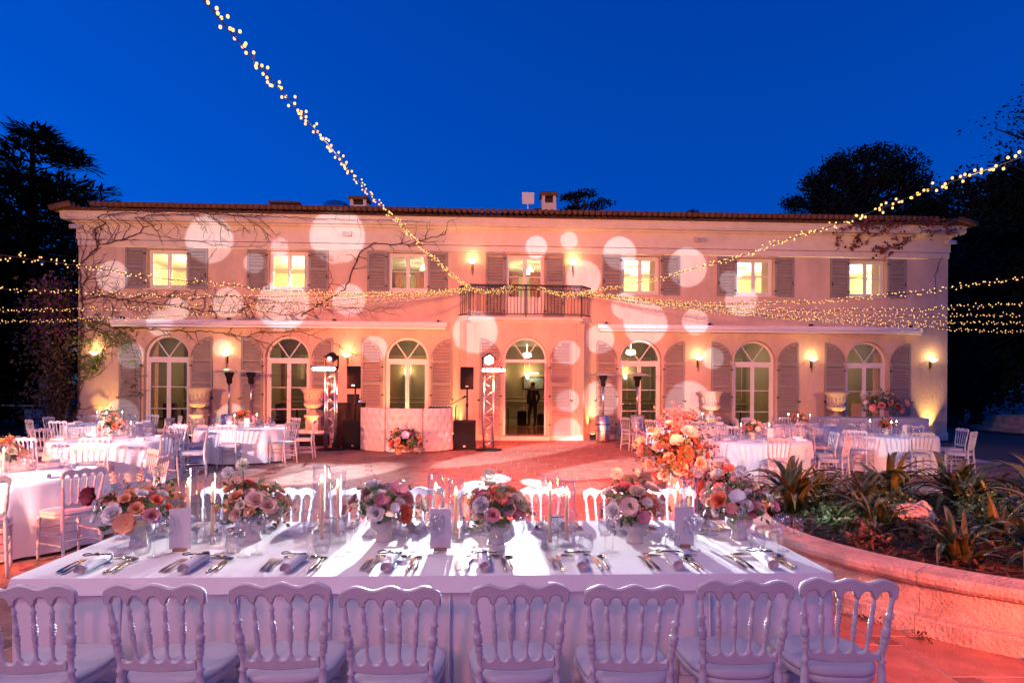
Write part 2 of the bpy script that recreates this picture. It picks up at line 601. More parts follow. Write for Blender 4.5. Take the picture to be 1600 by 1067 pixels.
wall_strip(w, -HW, -2.05, 0, 3.9, lo[:3])
wall_strip(w, 2.05, HW, 0, 3.9, lo[4:])
up = [(x, WIN_W, WZ0 if i != 3 else 3.93, WZ1, False) for i, x in enumerate(BAYS)]
wall_strip(w, -HW, HW, 3.9, 6.05, up)
w.add([(-HW, 0, 0), (-HW, 10, 0), (-HW, 10, 6.05), (-HW, 0, 6.05)], [(0, 1, 2, 3)])
w.add([(HW, 0, 0), (HW, 10, 0), (HW, 10, 6.05), (HW, 0, 6.05)], [(3, 2, 1, 0)])
w.add([(-HW, 10, 0), (HW, 10, 0), (HW, 10, 6.05), (-HW, 10, 6.05)], [(0, 1, 2, 3)])
w.obj('wall', M['plaster'], house)
# splayed central bay that carries the balcony
b = MB()
wall_strip(b, -1.72, 1.72, 0, 3.72, [(0, DOOR_W, SILL, SPR, True)], .62, -.5)
for s in (-1, 1):
    b.add([(s * 1.72, -.5, 0), (s * 2.05, 0, 0), (s * 2.05, 0, 3.72), (s * 1.72, -.5, 3.72)], [(0, 1, 2, 3)])
b.obj('bay_wall', M['plaster'], house)
for s in (-1, 1):
    MB().prism([(s * 1.62, -.55), (s * 1.86, -.55), (s * 2.1, -.1), (s * 2.1, .02), (s * 1.95, .02), (s * 1.62, -.47)], 0, 3.70, 'xy').obj('pilaster', M['plaster'], house, fix=True)
# plinth along the foot, with steps cut out at the doors
for k in range(8):
    x0 = -HW - .03 if k == 0 else BAYS[k - 1] + DOOR_W + .02
    x1 = HW + .03 if k == 7 else BAYS[k] - DOOR_W - .02
    if k in (3, 4):
        continue
    MB().box(x0, x1, -.035, .02, 0, .26).obj('plinth', M['trim'], house, bevel=.008)
for x0, x1 in ((BAYS[2] + DOOR_W + .02, -2.1), (2.1, BAYS[4] - DOOR_W - .02)):
    MB().box(x0, x1, -.035, .02, 0, .26).obj('plinth', M['trim'], house, bevel=.008)
for i, x in enumerate(BAYS):
    y = -.5 if i == 3 else 0
    MB().box(x - .78, x + .78, y - .16, y + .3, 0, SILL).obj('door_step', M['trim'], house, bevel=.012)
    # moulded archivolt, slightly proud of the wall
    a = MB()
    n = 24
    for k in range(n):
        t0, t1 = PI * k / n, PI * (k + 1) / n
        v = []
        for t in (t0, t1):
            for r in (DOOR_W + .004, DOOR_W + .07):
                for yy in (y - .022, y + .02):
                    v.append((x - r * math.cos(t), yy, SPR + r * math.sin(t)))
        a.add(v, [(0, 2, 6, 4), (2, 3, 7, 6), (0, 4, 5, 1)])
    for s in (-1, 1):
        a.box(min(x + s * (DOOR_W + .004), x + s * (DOOR_W + .07)), max(x + s * (DOOR_W + .004), x + s * (DOOR_W + .07)), y - .022, y + .02, SILL + .02, SPR)
    a.obj('door_surround', M['plaster'], house)
# frieze bands, crown cornice, roof
MB().box(-HW - .03, HW + .03, -.03, 10.03, 6.06, 6.25).obj('band_course', M['trim'], house, bevel=.01)
MB().box(-HW - .05, HW + .05, -.05, 10.05, 6.262, 6.70).obj('frieze', M['trim'], house)
def ring(mb, prof, hw=HW, dep=10):
    """sweep a profile (out, z) round the rectangular plan"""
    v, f = [], []
    n = len(prof)
    for (sx, sy) in ((-1, 0), (1, 0), (1, 1), (-1, 1)):
        for (o_, z) in prof:
            v.append((sx * (hw + o_), -o_ if sy == 0 else dep + o_, z))
    for k in range(4):
        for i in range(n - 1):
            k2 = (k + 1) % 4
            f.append((k * n + i, k2 * n + i, k2 * n + i + 1, k * n + i + 1))
    mb.add(v, f)
ring(cr := MB(), [(.0, 6.70), (.07, 6.70), (.07, 6.75), (.13, 6.78), (.15, 6.82), (.33, 6.82), (.33, 6.85), (.36, 6.87), (.36, 7.00), (.39, 7.02), (.39, 7.07), (.0, 7.07)])
cr.obj('cornice', M['trim'], house)
E_ = .45
roofm = MB()
ring(roofm, [(.40, 7.071), (E_, 7.073), (E_ - .02, 7.11), (.1, 7.22), (-1.2, 7.56), (-4.9, 8.4)])
roof = roofm.obj('roof', M['roof_tile'], house)
# barrel tiles along the eaves, each one a tile of its own
tm = MB()
for k in range(8):
    t0, t1 = PI * k / 8, PI * (k + 1) / 8
    for (r, rr) in ((.105, .085),):
        v = []
        for t in (t0, t1):
            for (yy, zz, r_) in ((0, 0, .082), (.5, .12, .07), (0, 0, .066), (.5, .12, .056)):
                v.append((r_ * math.cos(t), yy, zz + r_ * math.sin(t) * .8))
        tm.add(v, [(0, 1, 5, 4), (2, 6, 7, 3), (0, 4, 6, 2)], True)
tile_me = tm.mesh('roof_tile', M['roof_tile'])
nt_ = 146
for k in range(nt_):
    x = -HW - E_ + .12 + (2 * HW + 2 * E_ - .24) * k / (nt_ - 1)
    put(tile_me, 'roof_tile', roof, (x, -E_ - .05 + rnd.uniform(-.015, .015), 7.075 + rnd.uniform(-.006, .006)), rot=(0, 0, rnd.uniform(-.04, .04)))
rest = MB()
for k in range(48):
    for sx in (-1, 1):
        x = sx * (HW + E_ + .05)
        y0 = -.6 + k * .24
        rest.tube([(x, y0, 7.09), (x - sx * .6, y0, 7.24)], [.1, .09], 8)
for k in range(nt_):
    x = -HW + .5 + (2 * HW - 1.) * k / (nt_ - 1)
    rest.tube([(x, -.2, 7.34), (x, min(4.2, 14.6 - abs(x) + .2), 7.34 + .226 * (min(4.2, 14.6 - abs(x) + .2) + .2))], .09, 6)
rest.obj('upper_tiles', M['roof_tile'], roof, kind='stuff')

# ------------------------------------------------------------------ windows, doors, shutters
def pane(mb, x0, x1, z0, z1, y):
    mb.add([(x0, y, z0), (x1, y, z0), (x1, y, z1), (x0, y, z1)], [(0, 1, 2, 3)])
for i, x in enumerate(BAYS):
    z0 = WZ0 if i != 3 else 3.95
    f = MB()
    y0, y1 = .17, .24
    hw = WIN_W - .002
    f.box(x - hw, x - hw + .06, y0, y1, z0, WZ1 - .002).box(x + hw - .06, x + hw, y0, y1, z0, WZ1 - .002)
    f.box(x - hw + .06, x + hw - .06, y0, y1, WZ1 - .062, WZ1 - .002).box(x - hw + .06, x + hw - .06, y0, y1, z0, z0 + .06)
    wf = f.obj('window', M['white_paint'], house, bevel=.006)
    for s in (-1, 1):
        a, c = (x - hw + .065, x - .004) if s < 0 else (x + .004, x + hw - .065)
        lf = MB()
        ya, yb = .15, .20
        b0 = z0 + (.62 if i == 3 else .065)
        lf.box(a, a + .055, ya, yb, z0 + .065, WZ1 - .066).box(c - .055, c, ya, yb, z0 + .065, WZ1 - .066)
        lf.box(a + .055, c - .055, ya, yb, WZ1 - .13, WZ1 - .066).box(a + .055, c - .055, ya, yb, z0 + .065, b0 + .07)
        zm = (b0 + WZ1) / 2
        lf.box(a + .055, c - .055, ya + .012, yb - .012, zm - .016, zm + .016)
        lf.obj('casement', M['white_paint'], wf, bevel=.005)
        for (za, zb) in ((b0 + .072, zm - .018), (zm + .018, WZ1 - .132)):
            pm = MB()
            pane(pm, a + .056, c - .056, za, zb, .176)
            pm.obj('pane', M['pane'], wf)
    if i != 3:
        MB().box(x - .74, x + .74, -.07, .22, z0 - .055, z0 - .002).obj('window_sill', M['trim'], house, bevel=.008)
    MB().tube([(x + .07, .135, (z0 + WZ1) / 2), (x + .07, .125, (z0 + WZ1) / 2 - .1)], .012, 6).obj('handle', M['steel'], wf)
for i, x in enumerate(BAYS):
    yo = -.36 if i == 3 else .14
    f = MB()
    hw = DOOR_W - .003
    n = 20
    def arch_bar(mb, r0, r1, ya, yb, z, t_0=0, t_1=PI):
        for k in range(n):
            ta, tb = t_0 + (t_1 - t_0) * k / n, t_0 + (t_1 - t_0) * (k + 1) / n
            v = []
            for t in (ta, tb):
                for r in (r0, r1):
                    for yy in (ya, yb):
                        v.append((x - r * math.cos(t), yy, z + r * math.sin(t)))
            mb.add(v, [(0, 1, 5, 4), (2, 6, 7, 3), (0, 4, 6, 2), (1, 3, 7, 5)])
    arch_bar(f, hw - .07, hw, yo, yo + .08, SPR)
    for s in (-1, 1):
        f.box(min(x + s * (hw - .07), x + s * hw), max(x + s * (hw - .07), x + s * hw), yo, yo + .08, SILL + .002, SPR)
    f.box(x - hw + .07, x + hw - .07, yo - .01, yo + .08, SPR - .10, SPR)
    df = f.obj('door', M['white_paint'], house)
    fan = MB()
    for s in (-1, 1):
        fan.bar((x, yo + .03, SPR), (x + s * .36, yo + .03, SPR + .51), .03, .03, up=(0, 1, 0))
    fan.obj('fan_bars', M['white_paint'], df)
    pm = MB()
    pm.add([(x, yo + .045, SPR)] + [(x - (hw - .07) * math.cos(PI * k / n), yo + .045, SPR + (hw - .07) * math.sin(PI * k / n)) for k in range(n + 1)],
           [(0, k + 1, k + 2) for k in range(n)])
    pm.obj('fan_pane', M['pane'], df)
    if i == 3:
        continue
    zt = SPR - .102
    for s in (-1, 1):
        a, c = (x - hw + .072, x - .003) if s < 0 else (x + .003, x + hw - .072)
        lf = MB()
        ya, yb = yo + .005, yo + .06
        bt = SILL + .14
        lf.box(a, a + .06, ya, yb, SILL + .012, zt).box(c - .06, c, ya, yb, SILL + .012, zt)
        lf.box(a + .06, c - .06, ya, yb, zt - .07, zt).box(a + .06, c - .06, ya, yb, SILL + .012, bt)
        bars = [.92, 1.62] if i not in (2,) else []
        for zb in bars:
            lf.box(a + .06, c - .06, ya + .014, yb - .014, zb - .013, zb + .013)
        lf.obj('door_leaf', M['white_paint'], df, bevel=.005)
        zs = [bt] + bars + [zt - .07]
        for za, zb in zip(zs, zs[1:]):
            pm = MB()
            pane(pm, a + .061, c - .061, za + .014, zb - .014, yo + .034)
            pm.obj('pane', M['pane'], df)
    MB().tube([(x + .05, yo - .02, 1.2), (x + .05, yo - .05, 1.2), (x - .06, yo - .05, 1.2)], .01, 6).obj('handle', M['steel'], df)

SLAT = {'n': 0}
def slats(mb, x0, x1, z0, z1, y, top=None, pitch=.098, parent=None):
    """tilted louvres between two stiles; top(x) limits them under an arch.
    With a parent each louvre is a slat of its own (up to 300 on the house), the rest go into mb"""
    z = z0
    P, T = .022, .082
    while z < z1 - .03:
        a, c = x0, x1
        if top:
            if top(x0) < z + .07 and top(x1) < z + .07:
                break
            # walk to where the arch cuts the slat
            while a < c and top(a) < z + .07:
                a += .01
            while c > a and top(c) < z + .07:
                c -= .01
        h = min(T, z1 - z - .004)
        if c - a > .04:
            cx_, w = (a + c) / 2, (c - a) / 2
            v = [(-w, -P, 0), (w, -P, 0), (w, P, h), (-w, P, h), (-w, -P + .010, -.006), (w, -P + .010, -.006), (w, P + .010, h - .006), (-w, P + .010, h - .006)]
            f = [(0, 1, 2, 3), (4, 7, 6, 5), (0, 4, 5, 1), (3, 2, 6, 7)]
            if parent is not None and SLAT['n'] < 300:
                key = (round(w, 3), round(h, 3))
                if key not in SLAT:
                    SLAT[key] = MB().add(v, f).mesh('slat', M['shutter'])
                put(SLAT[key], 'slat', parent, (cx_, y, z))
                SLAT['n'] += 1
            else:
                mb.add([(p[0] + cx_, p[1] + y, p[2] + z) for p in v], f)
        z += pitch
def fittings(sh, x, s, zs, y):
    for z in zs:
        MB().box(min(x, x + s * .09), max(x, x + s * .09), y - .026, y - .012, z - .02, z + .02).obj('hinge', M['iron'], sh)
def upper_shutter(x, s, z0, z1, y):
    a = x + s * (WIN_W + .02)
    c = a + s * .62
    l, r = min(a, c), max(a, c)
    m = MB()
    zm = z0 + (z1 - z0) * .54
    m.box(l, l + .07, y - .02, y + .02, z0, z1).box(r - .07, r, y - .02, y + .02, z0, z1)
    m.box(l + .07, r - .07, y - .018, y + .018, z0, z0 + .09).box(l + .07, r - .07, y - .018, y + .018, z1 - .09, z1)
    m.box(l + .07, r - .07, y - .018, y + .018, zm - .04, zm + .04)
    sh = m.obj('shutter', M['shutter'], house, bevel=.004)
    q = MB()
    slats(q, l + .07, r - .07, z0 + .1, zm - .04, y)
    slats(q, l + .07, r - .07, zm + .05, z1 - .09, y)
    q.obj('louvres', M['shutter'], sh, kind='stuff')
    fittings(sh, a - s * .03, s, (z0 + .18, z1 - .18), y)
    MB().tube([(c - s * .03, y - .03, z0 + .5), (c - s * .06, y - .05, z0 + .44), (c - s * .02, y - .05, z0 + .38)], .014, 5).obj('latch', M['iron'], sh)
def arch_shutter(x, s, y):
    """opened flat against the wall: tall at the free edge, low at the hinge"""
    a = x + s * (DOOR_W + .075)
    c = a + s * .68
    z0 = SILL + .03
    W_ = .68
    # height at distance d from the hinge
    def top_d(d):
        d = max(0, min(W_, d))
        return SPR - .02 + math.sqrt(max(0, W_ * W_ - (W_ - d) ** 2))
    n = 14
    ds = [W_ * (1 - math.cos(PI / 2 * k / n)) for k in range(n + 1)]
    m = MB()
    out = [(a + s * d, top_d(d)) for d in ds]
    inn = [(a + s * max(.07, min(W_ - .07, d)), max(SPR - .1, top_d(max(.07, min(W_ - .07, d))) - .075)) for d in ds]
    for k in range(n):
        v = []
        for (px, pz) in (out[k], out[k + 1], inn[k + 1], inn[k]):
            v += [(px, y - .02, pz), (px, y + .02, pz)]
        m.add(v, [(0, 2, 4, 6), (1, 7, 5, 3), (0, 1, 3, 2), (6, 4, 5, 7)])
    for (d0, d1) in ((0, .07), (W_ - .07, W_)):
        l, r = sorted((a + s * d0, a + s * d1))
        m.box(l, r, y - .02, y + .02, z0, (SPR - .09) if d0 == 0 else top_d(W_ - .06) - .06)
    l, r = sorted((a + s * .07, a + s * (W_ - .07)))
    rails = [z0, .98, 1.72]
    for z in rails:
        m.box(l, r, y - .018, y + .018, z, z + (.14 if z == z0 else .09))
    m.box(l, r, y - .018, y + .018, SPR - .13, SPR - .05)
    sh = m.obj('shutter', M['shutter'], house)
    q = MB()
    zs = [z0 + .15, 1.0, 1.82, SPR - .04]
    slats(q, l, r, z0 + .15, .98, y, parent=sh)
    slats(q, l, r, 1.08, 1.72, y, parent=sh)
    slats(q, l, r, 1.82, SPR - .13, y, parent=sh)
    slats(q, l, r, SPR - .04, SPR + .6, y, top=lambda xx: top_d(abs(xx - a)) - .06, parent=sh)
    if q.v:
        q.obj('louvres', M['shutter'], sh, kind='stuff')
    fittings(sh, a - s * .04, s, (.5, 1.4, 2.3), y)
    MB().tube([(c - s * .03, y - .03, 1.3), (c + s * .03, y - .06, 1.24), (c + s * .05, y - .06, 1.3)], .016, 5).obj('latch', M['iron'], sh)
for i in (2, 3, 4, 5, 6, 0, 1):
    x = BAYS[i]
    for s in (-1, 1):
        upper_shutter(x, s, WZ0 - .02 if i != 3 else 3.97, WZ1 + .02, -.045)
        arch_shutter(x, s, -.55 if i == 3 else -.045)

# balcony
sl = MB()
sl.prism([(-1.80, -.62), (1.80, -.62), (2.2, -.02), (2.2, .02), (-2.2, .02), (-2.2, -.02)], 3.78, 3.90, 'xy')
sl.prism([(-1.74, -.56), (1.74, -.56), (2.12, -.02), (-2.12, -.02)], 3.72, 3.78, 'xy')
bal = sl.obj('balcony_slab', M['trim'], house, bevel=.012)
RP = [(-2.14, -.02), (-1.76, -.58), (1.76, -.58), (2.14, -.02)]
rl = MB()
for (p, q) in zip(RP, RP[1:]):
    for z, hh in ((4.90, .045), (4.76, .022), (4.0, .028)):
        rl.bar((p[0], p[1], z), (q[0], q[1], z), .035, hh)
rl.obj('rail', M['iron'], bal)
for p in RP[1:3] + [(0, -.58)]:
    MB().box(p[0] - .022, p[0] + .022, p[1] - .022, p[1] + .022, 3.86, 4.93).obj('rail_post', M['iron'], bal)
bme = MB().tube([(0, 0, 0), (0, 0, .76)], .009, 6).mesh('baluster', M['iron'])
scroll = MB()
for (p, q) in zip(RP, RP[1:]):
    L = math.dist(p, q)
    n = int(L / .105)
    for k in range(1, n):
        t = k / n
        put(bme, 'baluster', bal, (p[0] + (q[0] - p[0]) * t, p[1] + (q[1] - p[1]) * t, 4.0))
        cx_, cy_ = p[0] + (q[0] - p[0]) * t, p[1] + (q[1] - p[1]) * t
        ux, uy = (q[0] - p[0]) / L, (q[1] - p[1]) / L
        scroll.tube([(cx_ + ux * .05 * math.cos(a), cy_ + uy * .05 * math.cos(a), 4.83 + .05 * math.sin(a)) for a in [2 * PI * j / 10 for j in range(11)]], .006, 4, cap=False)
scroll.obj('rail_scrollwork', M['iron'], bal)
# rooftop pieces
def chimney(x, y, z, w_, h, hood=True):
    c = MB().box(x - w_ / 2, x + w_ / 2, y, y + w_, z, z + h * .62)
    if hood:
        for sx in (0, 1):
            for sy in (0, 1):
                c.box(x - w_ / 2 + sx * (w_ - .12), x - w_ / 2 + sx * (w_ - .12) + .12, y + sy * (w_ - .12), y + sy * (w_ - .12) + .12, z + h * .62, z + h * .86)
    ch = c.obj('chimney', M['trim'], roof)
    MB().box(x - w_ * .62, x + w_ * .62, y - w_ * .12, y + w_ * 1.12, z + h * .86, z + h).obj('chimney_cap', M['roof_tile'], ch, bevel=.02)
    MB().box(x - w_ * .3, x + w_ * .3, y + w_ * .2, y + w_ * .8, z + h * .62, z + h * .8).obj('flue', M['soot'], ch)
chimney(1.15, 4., 8.15, .55, 1.12)
chimney(-6.2, 4., 8.1, .62, .85)
chimney(-9.0, 4., 8.15, .95, .55, False)
MB().box(.55, .85, 4., 4.3, 8.2, 8.62).obj('chimney', M['soot'], roof)
MB().lathe([(.62, 0), (.66, .1), (.60, .3), (.42, .5), (.2, .58), (0, .6)], 18, (-7.1, 4.3, 8.25)).obj('roof_dome', M['steel'], roof)
dsh = MB().box(.1, .56, 3.9, 3.94, 8.75, 9.2).box(.3, .34, 3.94, 3.98, 8.1, 8.9)
dsh.obj('roof_antenna', M['awning'], roof)

# ------------------------------------------------------------------ rooms behind the glass
def room(x0, x1, y0, y1, z0, z1, fl, wl='roomwall', name='room'):
    m = MB()
    m.add([(x0, y0, z0), (x1, y0, z0), (x1, y1, z0), (x0, y1, z0)], [(0, 1, 2, 3)], mi=1)
    m.add([(x0, y0, z1), (x1, y0, z1), (x1, y1, z1), (x0, y1, z1)], [(3, 2, 1, 0)], mi=2)
    m.add([(x0, y0, z0), (x0, y1, z0), (x0, y1, z1), (x0, y0, z1)], [(0, 1, 2, 3)])
    m.add([(x1, y0, z0), (x1, y1, z0), (x1, y1, z1), (x1, y0, z1)], [(3, 2, 1, 0)])
    m.add([(x0, y1, z0), (x1, y1, z0), (x1, y1, z1), (x0, y1, z1)], [(0, 1, 2, 3)])
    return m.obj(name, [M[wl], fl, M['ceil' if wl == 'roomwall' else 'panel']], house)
def lamp_point(name, x, y, z, power, col=(1, .82, .45), r=.12):
    l = bpy.data.lights.new(name, 'POINT')
    l.energy = power
    l.color = col
    l.shadow_soft_size = r
    o = bpy.data.objects.new(name, l)
    C.objects.link(o)
    o.parent = house
    o.location = (x, y, z)
    return o
UP = [520, 560, 90, 110, 560, 520, 560]
for i, x in enumerate(BAYS):
    rm = room(x - 1.85, x + 1.85, .27, 4.6, 3.96, 6.55, M['roomfloor'])
    # beams or a sloped ceiling panel seen from below
    bm_ = MB()
    for k in range(4):
        bm_.box(x - 1.84, x + 1.84, .8 + k * 1., .92 + k * 1., 6.42, 6.548)
    bm_.obj('ceiling_beams', M['panel'], rm)
    pl = MB().lathe([(.02, .3), (.05, .28), (.17, .02), (.18, 0), (0, .02)], 14, (x + .3, 2.2, 5.75)).obj('pendant_lamp', M['lampshade'], rm)
    lamp_point('room_light', x + .3, 2.2, 5.6, UP[i])
    if i in (2, 3):
        cu = MB()
        for s in (-1, 1):
            for k in range(8):
                xx = x + s * (.22 + k * .06)
                cu.tube([(xx, .42 + .02 * (k % 2), 4.1 if i == 3 else 4.8), (xx, .42 + .02 * (k % 2), 5.5)], .035, 6)
        cu.obj('curtain', M['curtain'], rm)
    else:
        cu = MB()
        for k in range(6):
            cu.tube([(x + .42 + k * .05, .45, 4.2), (x + .42 + k * .05, .42, 6.1)], .03, 6)
        cu.obj('curtain', M['panel'], rm)
LO = [26, 18, 46, 26, 22, 54, 26]
for i, x in enumerate(BAYS):
    dep = 8.2 if i == 3 else 5.2
    x0, x1 = x - 1.86, x + 1.86
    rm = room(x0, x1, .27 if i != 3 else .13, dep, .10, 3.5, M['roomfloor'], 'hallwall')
    MB().box(x0 + .002, x1 - .002, dep - .05, dep - .002, 1.0, 1.08).box(x0 + .002, x1 - .002, dep - .04, dep - .002, .10, .26).obj('dado_rail', M['panel'], rm)
    lamp_point('room_light', x + .5, dep - 1.6, 2.9, LO[i], (1, .72, .42), .15)
    MB().lathe([(.02, .5), (.02, .16), (.16, .14), (.2, 0), (.1, -.06), (0, -.08)], 14, (x + .5, dep - 1.6, 3.0)).obj('chandelier', M['lampshade'], rm)
    # raised wall mouldings and a pair of wall lamps at the back
    mo = MB()
    for xx in (x - 1.2, x, x + 1.2):
        for (za, zb) in ((.36, .92), (1.2, 2.9)):
            for (a0, a1, c0, c1) in ((xx - .5, xx + .5, za, za + .035), (xx - .5, xx + .5, zb - .035, zb), (xx - .5, xx - .465, za + .035, zb - .035), (xx + .465, xx + .5, za + .035, zb - .035)):
                mo.box(a0, a1, dep - .03, dep - .002, c0, c1)
    mo.obj('wall_moulding', M['panel'], rm)
    for s in (-1, 1):
        wl = MB().lathe([(.03, -.12), (.06, -.06), (.1, .08), (.0, .05)], 10, (x + s * .62, dep - .12, 2.15)).obj('wall_lamp', M['lampshade'], rm)
        lamp_point('wall_lamp_light', x + s * .62, dep - .22, 2.34, 14, (1, .70, .36), .05)
    if i in (2, 3, 4):
        fx = x + (.9 if i != 4 else -.5)
        MB().box(fx - .5, fx + .5, dep - .06, dep - .01, 1.55, 2.15).obj('picture_frame', M['darkwood'], rm)
        art = mat('painted_canvas', (.55, .45, .25), .8, col2=(.12, .25, .32), vs=5)
        MB().box(fx - .44, fx + .44, dep - .07, dep - .061, 1.61, 2.09).obj('canvas', art, rm)
        MB().box(fx - .22, fx + .22, dep - .18, dep - .10, 2.28, 2.33).obj('picture_light', M['lampshade'], rm)
        lamp_point('picture_lamp', fx, dep - .3, 2.25, 9, (1, .85, .5), .05)
    if i in (5, 1):
        # double doors with round port-holes
        for s in (-1, 1):
            d = MB().box(x + s * .42 - .4, x + s * .42 + .4, dep - .08, dep - .01, .12, 2.5).obj('inner_door', M['panel'], rm)
            MB().tube([(x + s * .42, dep - .085, 1.75), (x + s * .42, dep - .1, 1.75)], [.15, .15], 18).obj('port_hole', M['pane'], d)
            MB().tube([(x + s * .42, dep - .082, 1.75), (x + s * .42, dep - .084, 1.75)], [.13, .13], 18).obj('port_light', M['head_dim'] if False else M['lampshade'], d)
            for (za, zb) in ((.3, .95), (1.05, 1.45), (2.0, 2.35)):
                MB().box(x + s * .42 - .28, x + s * .42 + .28, dep - .095, dep - .081, za, zb).obj('door_panel', M['panel'], d, bevel=.006)
    if i in (0, 6):
        cu = MB()
        for s in (-1, 1):
            for k in range(6):
                cu.tube([(x + s * (.74 - k * .045), .42 + .03 * (k % 2), .12), (x + s * (.72 - k * .045), .42 + .03 * (k % 2), 3.1)], .035, 6)
        cu.obj('curtain', M['curtain'], rm)
    if i in (0, 1, 4, 5, 6):
        t_ = MB().box(x - .6, x + .5, 2.2, 3.0, .82, .86)
        for sx in (-.55, .45):
            for sy in (2.25, 2.95):
                t_.box(x + sx - .03, x + sx + .03, sy - .03, sy + .03, .1, .82)
        t_.box(x - .9, x - .45, 1.6, 1.66, .1, 1.05).box(x - .9, x - .45, 1.2, 1.66, .5, .56)
        t_.obj('dark_furniture', M['darkwood'], rm)
# garland around the hall's right wall (seen through the door) is part of the fairy lights outside

# ================================================================== THINGS ON AND BEFORE THE FACADE
def fthing(name, label, cat, x, y, z, group=None):
    return thing(name, label, cat, on_front(x, z, y), YAW, group)
def child_light(parent, kind, name, loc, power, col, r=.03, rot=None, size=60, blend=.5):
    l = bpy.data.lights.new(name, kind)
    l.energy = power
    l.color = col
    l.shadow_soft_size = r
    if kind == 'SPOT':
        l.spot_size = R(size)
        l.spot_blend = blend
    o = bpy.data.objects.new(name, l)
    C.objects.link(o)
    o.parent = parent
    o.location = loc
    if rot:
        o.rotation_euler = rot
    return o
SC = [(-1.71, 5.62, 'on the upper wall left of the balcony window'), (1.56, 5.62, 'on the upper wall right of the balcony window'),
      (-13.55, 2.58, 'half hidden by creeper at the left corner of the villa'), (-9.5, 2.58, 'between the first and second arched doors from the left'),
      (-5.7, 2.58, 'above the loudspeaker beside the left light tower'), (5.7, 2.58, 'above the urn between the fifth and sixth arched doors'),
      (9.5, 2.58, 'above the urn beside the rightmost arched door'), (13.55, 2.58, 'at the right corner of the villa')]
for (x, z, where) in SC:
    t = fthing('wall_sconce', 'lit torch-shaped wall sconce ' + where, 'wall lamp', x, 0, z, 'wall sconces')
    MB().box(-.03, .03, -.03, 0, -.2, .1).obj('back_plate', M['iron'], t)
    MB().tube([(0, -.06, -.34), (0, -.10, -.05), (0, -.13, .04)], [.012, .022, .03], 8).obj('stem', M['wood'], t)
    MB().lathe([(.03, .02), (.1, .06), (.135, .11), (.14, .12), (.12, .12), (.0, .06)], 14, (0, -.16, 0)).obj('shade', M['sconce'], t)
    child_light(t, 'POINT', 'sconce_light', (0, -.2, .2), 11, (1, .60, .22), .05)
# folded awnings
for (x0, x1, lab) in ((-13.04, -2.5, 'long white folded awning above the three doors left of the bay'), (2.35, 13.14, 'long white folded awning above the three doors right of the bay')):
    t = fthing('awning', lab, 'awning', (x0 + x1) / 2, 0, 3.5)
    h = (x1 - x0) / 2
    MB().prism([(-.02, .08), (-.24, .10), (-.27, .16), (-.26, .24), (-.02, .25)], -h, h, 'yz').obj('cassette', M['awning'], t, bevel=.01)
    MB().prism([(-.22, .0), (-.30, .01), (-.31, .07), (-.24, .085)], -h + .06, h - .06, 'yz').obj('front_bar', M['awning'], t, bevel=.006)
    for k in range(4):
        xx = -h + .3 + (2 * h - .6) * k / 3
        MB().box(xx - .03, xx + .03, -.18, -.002, .255, .32).obj('bracket', M['iron'], t)
for (x, z, rz, where) in ((-5.68, 6.45, .5, 'on the frieze near the left light tower'), (5.67, 6.45, -.3, 'on the frieze right of the balcony'), (-14.1, 6.55, .9, 'at the left end of the cornice'), (14.05, 6.5, -.8, 'at the right end of the cornice')):
    t = fthing('floodlight', 'small unlit wall floodlight ' + where, 'floodlight', x, -.05, z, 'unlit floodlights on the frieze')
    MB().tube([(0, 0, .05), (0, -.12, .05)], .018, 6).obj('arm', M['iron'], t)
    hd = MB().prism([(-.08, .16), (-.30, .10), (-.30, -.02), (-.1, .02)], -.14, .14, 'yz').obj('housing', M['trim'], t, bevel=.01)
    MB().box(-.12, .12, -.303, -.301, -.01, .09).obj('lens', M['pane'], hd)
# urns on pedestals with gold up-lights
UR = [(-10.0, 'far left'), (-6.55, 'behind the left light tower'), (5.85, 'between the fifth and sixth arched doors'), (9.9, 'beside the rightmost arched door')]
GOLD = (1., .58, .16)
for (x, where) in UR:
    t = fthing('stone_urn', 'tall carved stone urn on a square pedestal ' + (where if where != 'far left' else 'right of the leftmost arched door'), 'urn', x, -.85, 0, 'stone urns along the villa')
    pd = MB().box(-.24, .24, -.24, .24, 0, .14).box(-.19, .19, -.19, .19, .14, .72).box(-.23, .23, -.23, .23, .72, .80)
    pd.obj('pedestal', M['stone'], t, bevel=.015)
    MB().lathe([(.0, .80), (.17, .80), (.17, .84), (.10, .88), (.07, .94), (.09, .99), (.21, 1.03), (.27, 1.10), (.28, 1.14), (.24, 1.17), (.245, 1.2), (.28, 1.42), (.33, 1.52), (.38, 1.56), (.385, 1.6), (.34, 1.6), (.28, 1.5), (.0, 1.45)], 28).obj('bowl', M['stone'], t)
    rb = MB()
    for k in range(22):
        a = 2 * PI * k / 22
        rb.tube([(.1 * math.cos(a), .1 * math.sin(a), 1.0), (.22 * math.cos(a), .22 * math.sin(a), 1.035), (.282 * math.cos(a), .282 * math.sin(a), 1.11), (.25 * math.cos(a), .25 * math.sin(a), 1.17)], .02, 5)
    for k in range(16):
        a = 2 * PI * k / 16
        rb.tube([((.25 + .0) * math.cos(a + q * .1), .25 * math.sin(a + q * .1), 1.24 + .05 * math.sin(q * 2)) for q in range(4)] + [(.285 * math.cos(a + .2), .285 * math.sin(a + .2), 1.4)], .018, 5)
    rb.obj('carving', M['stone'], t)
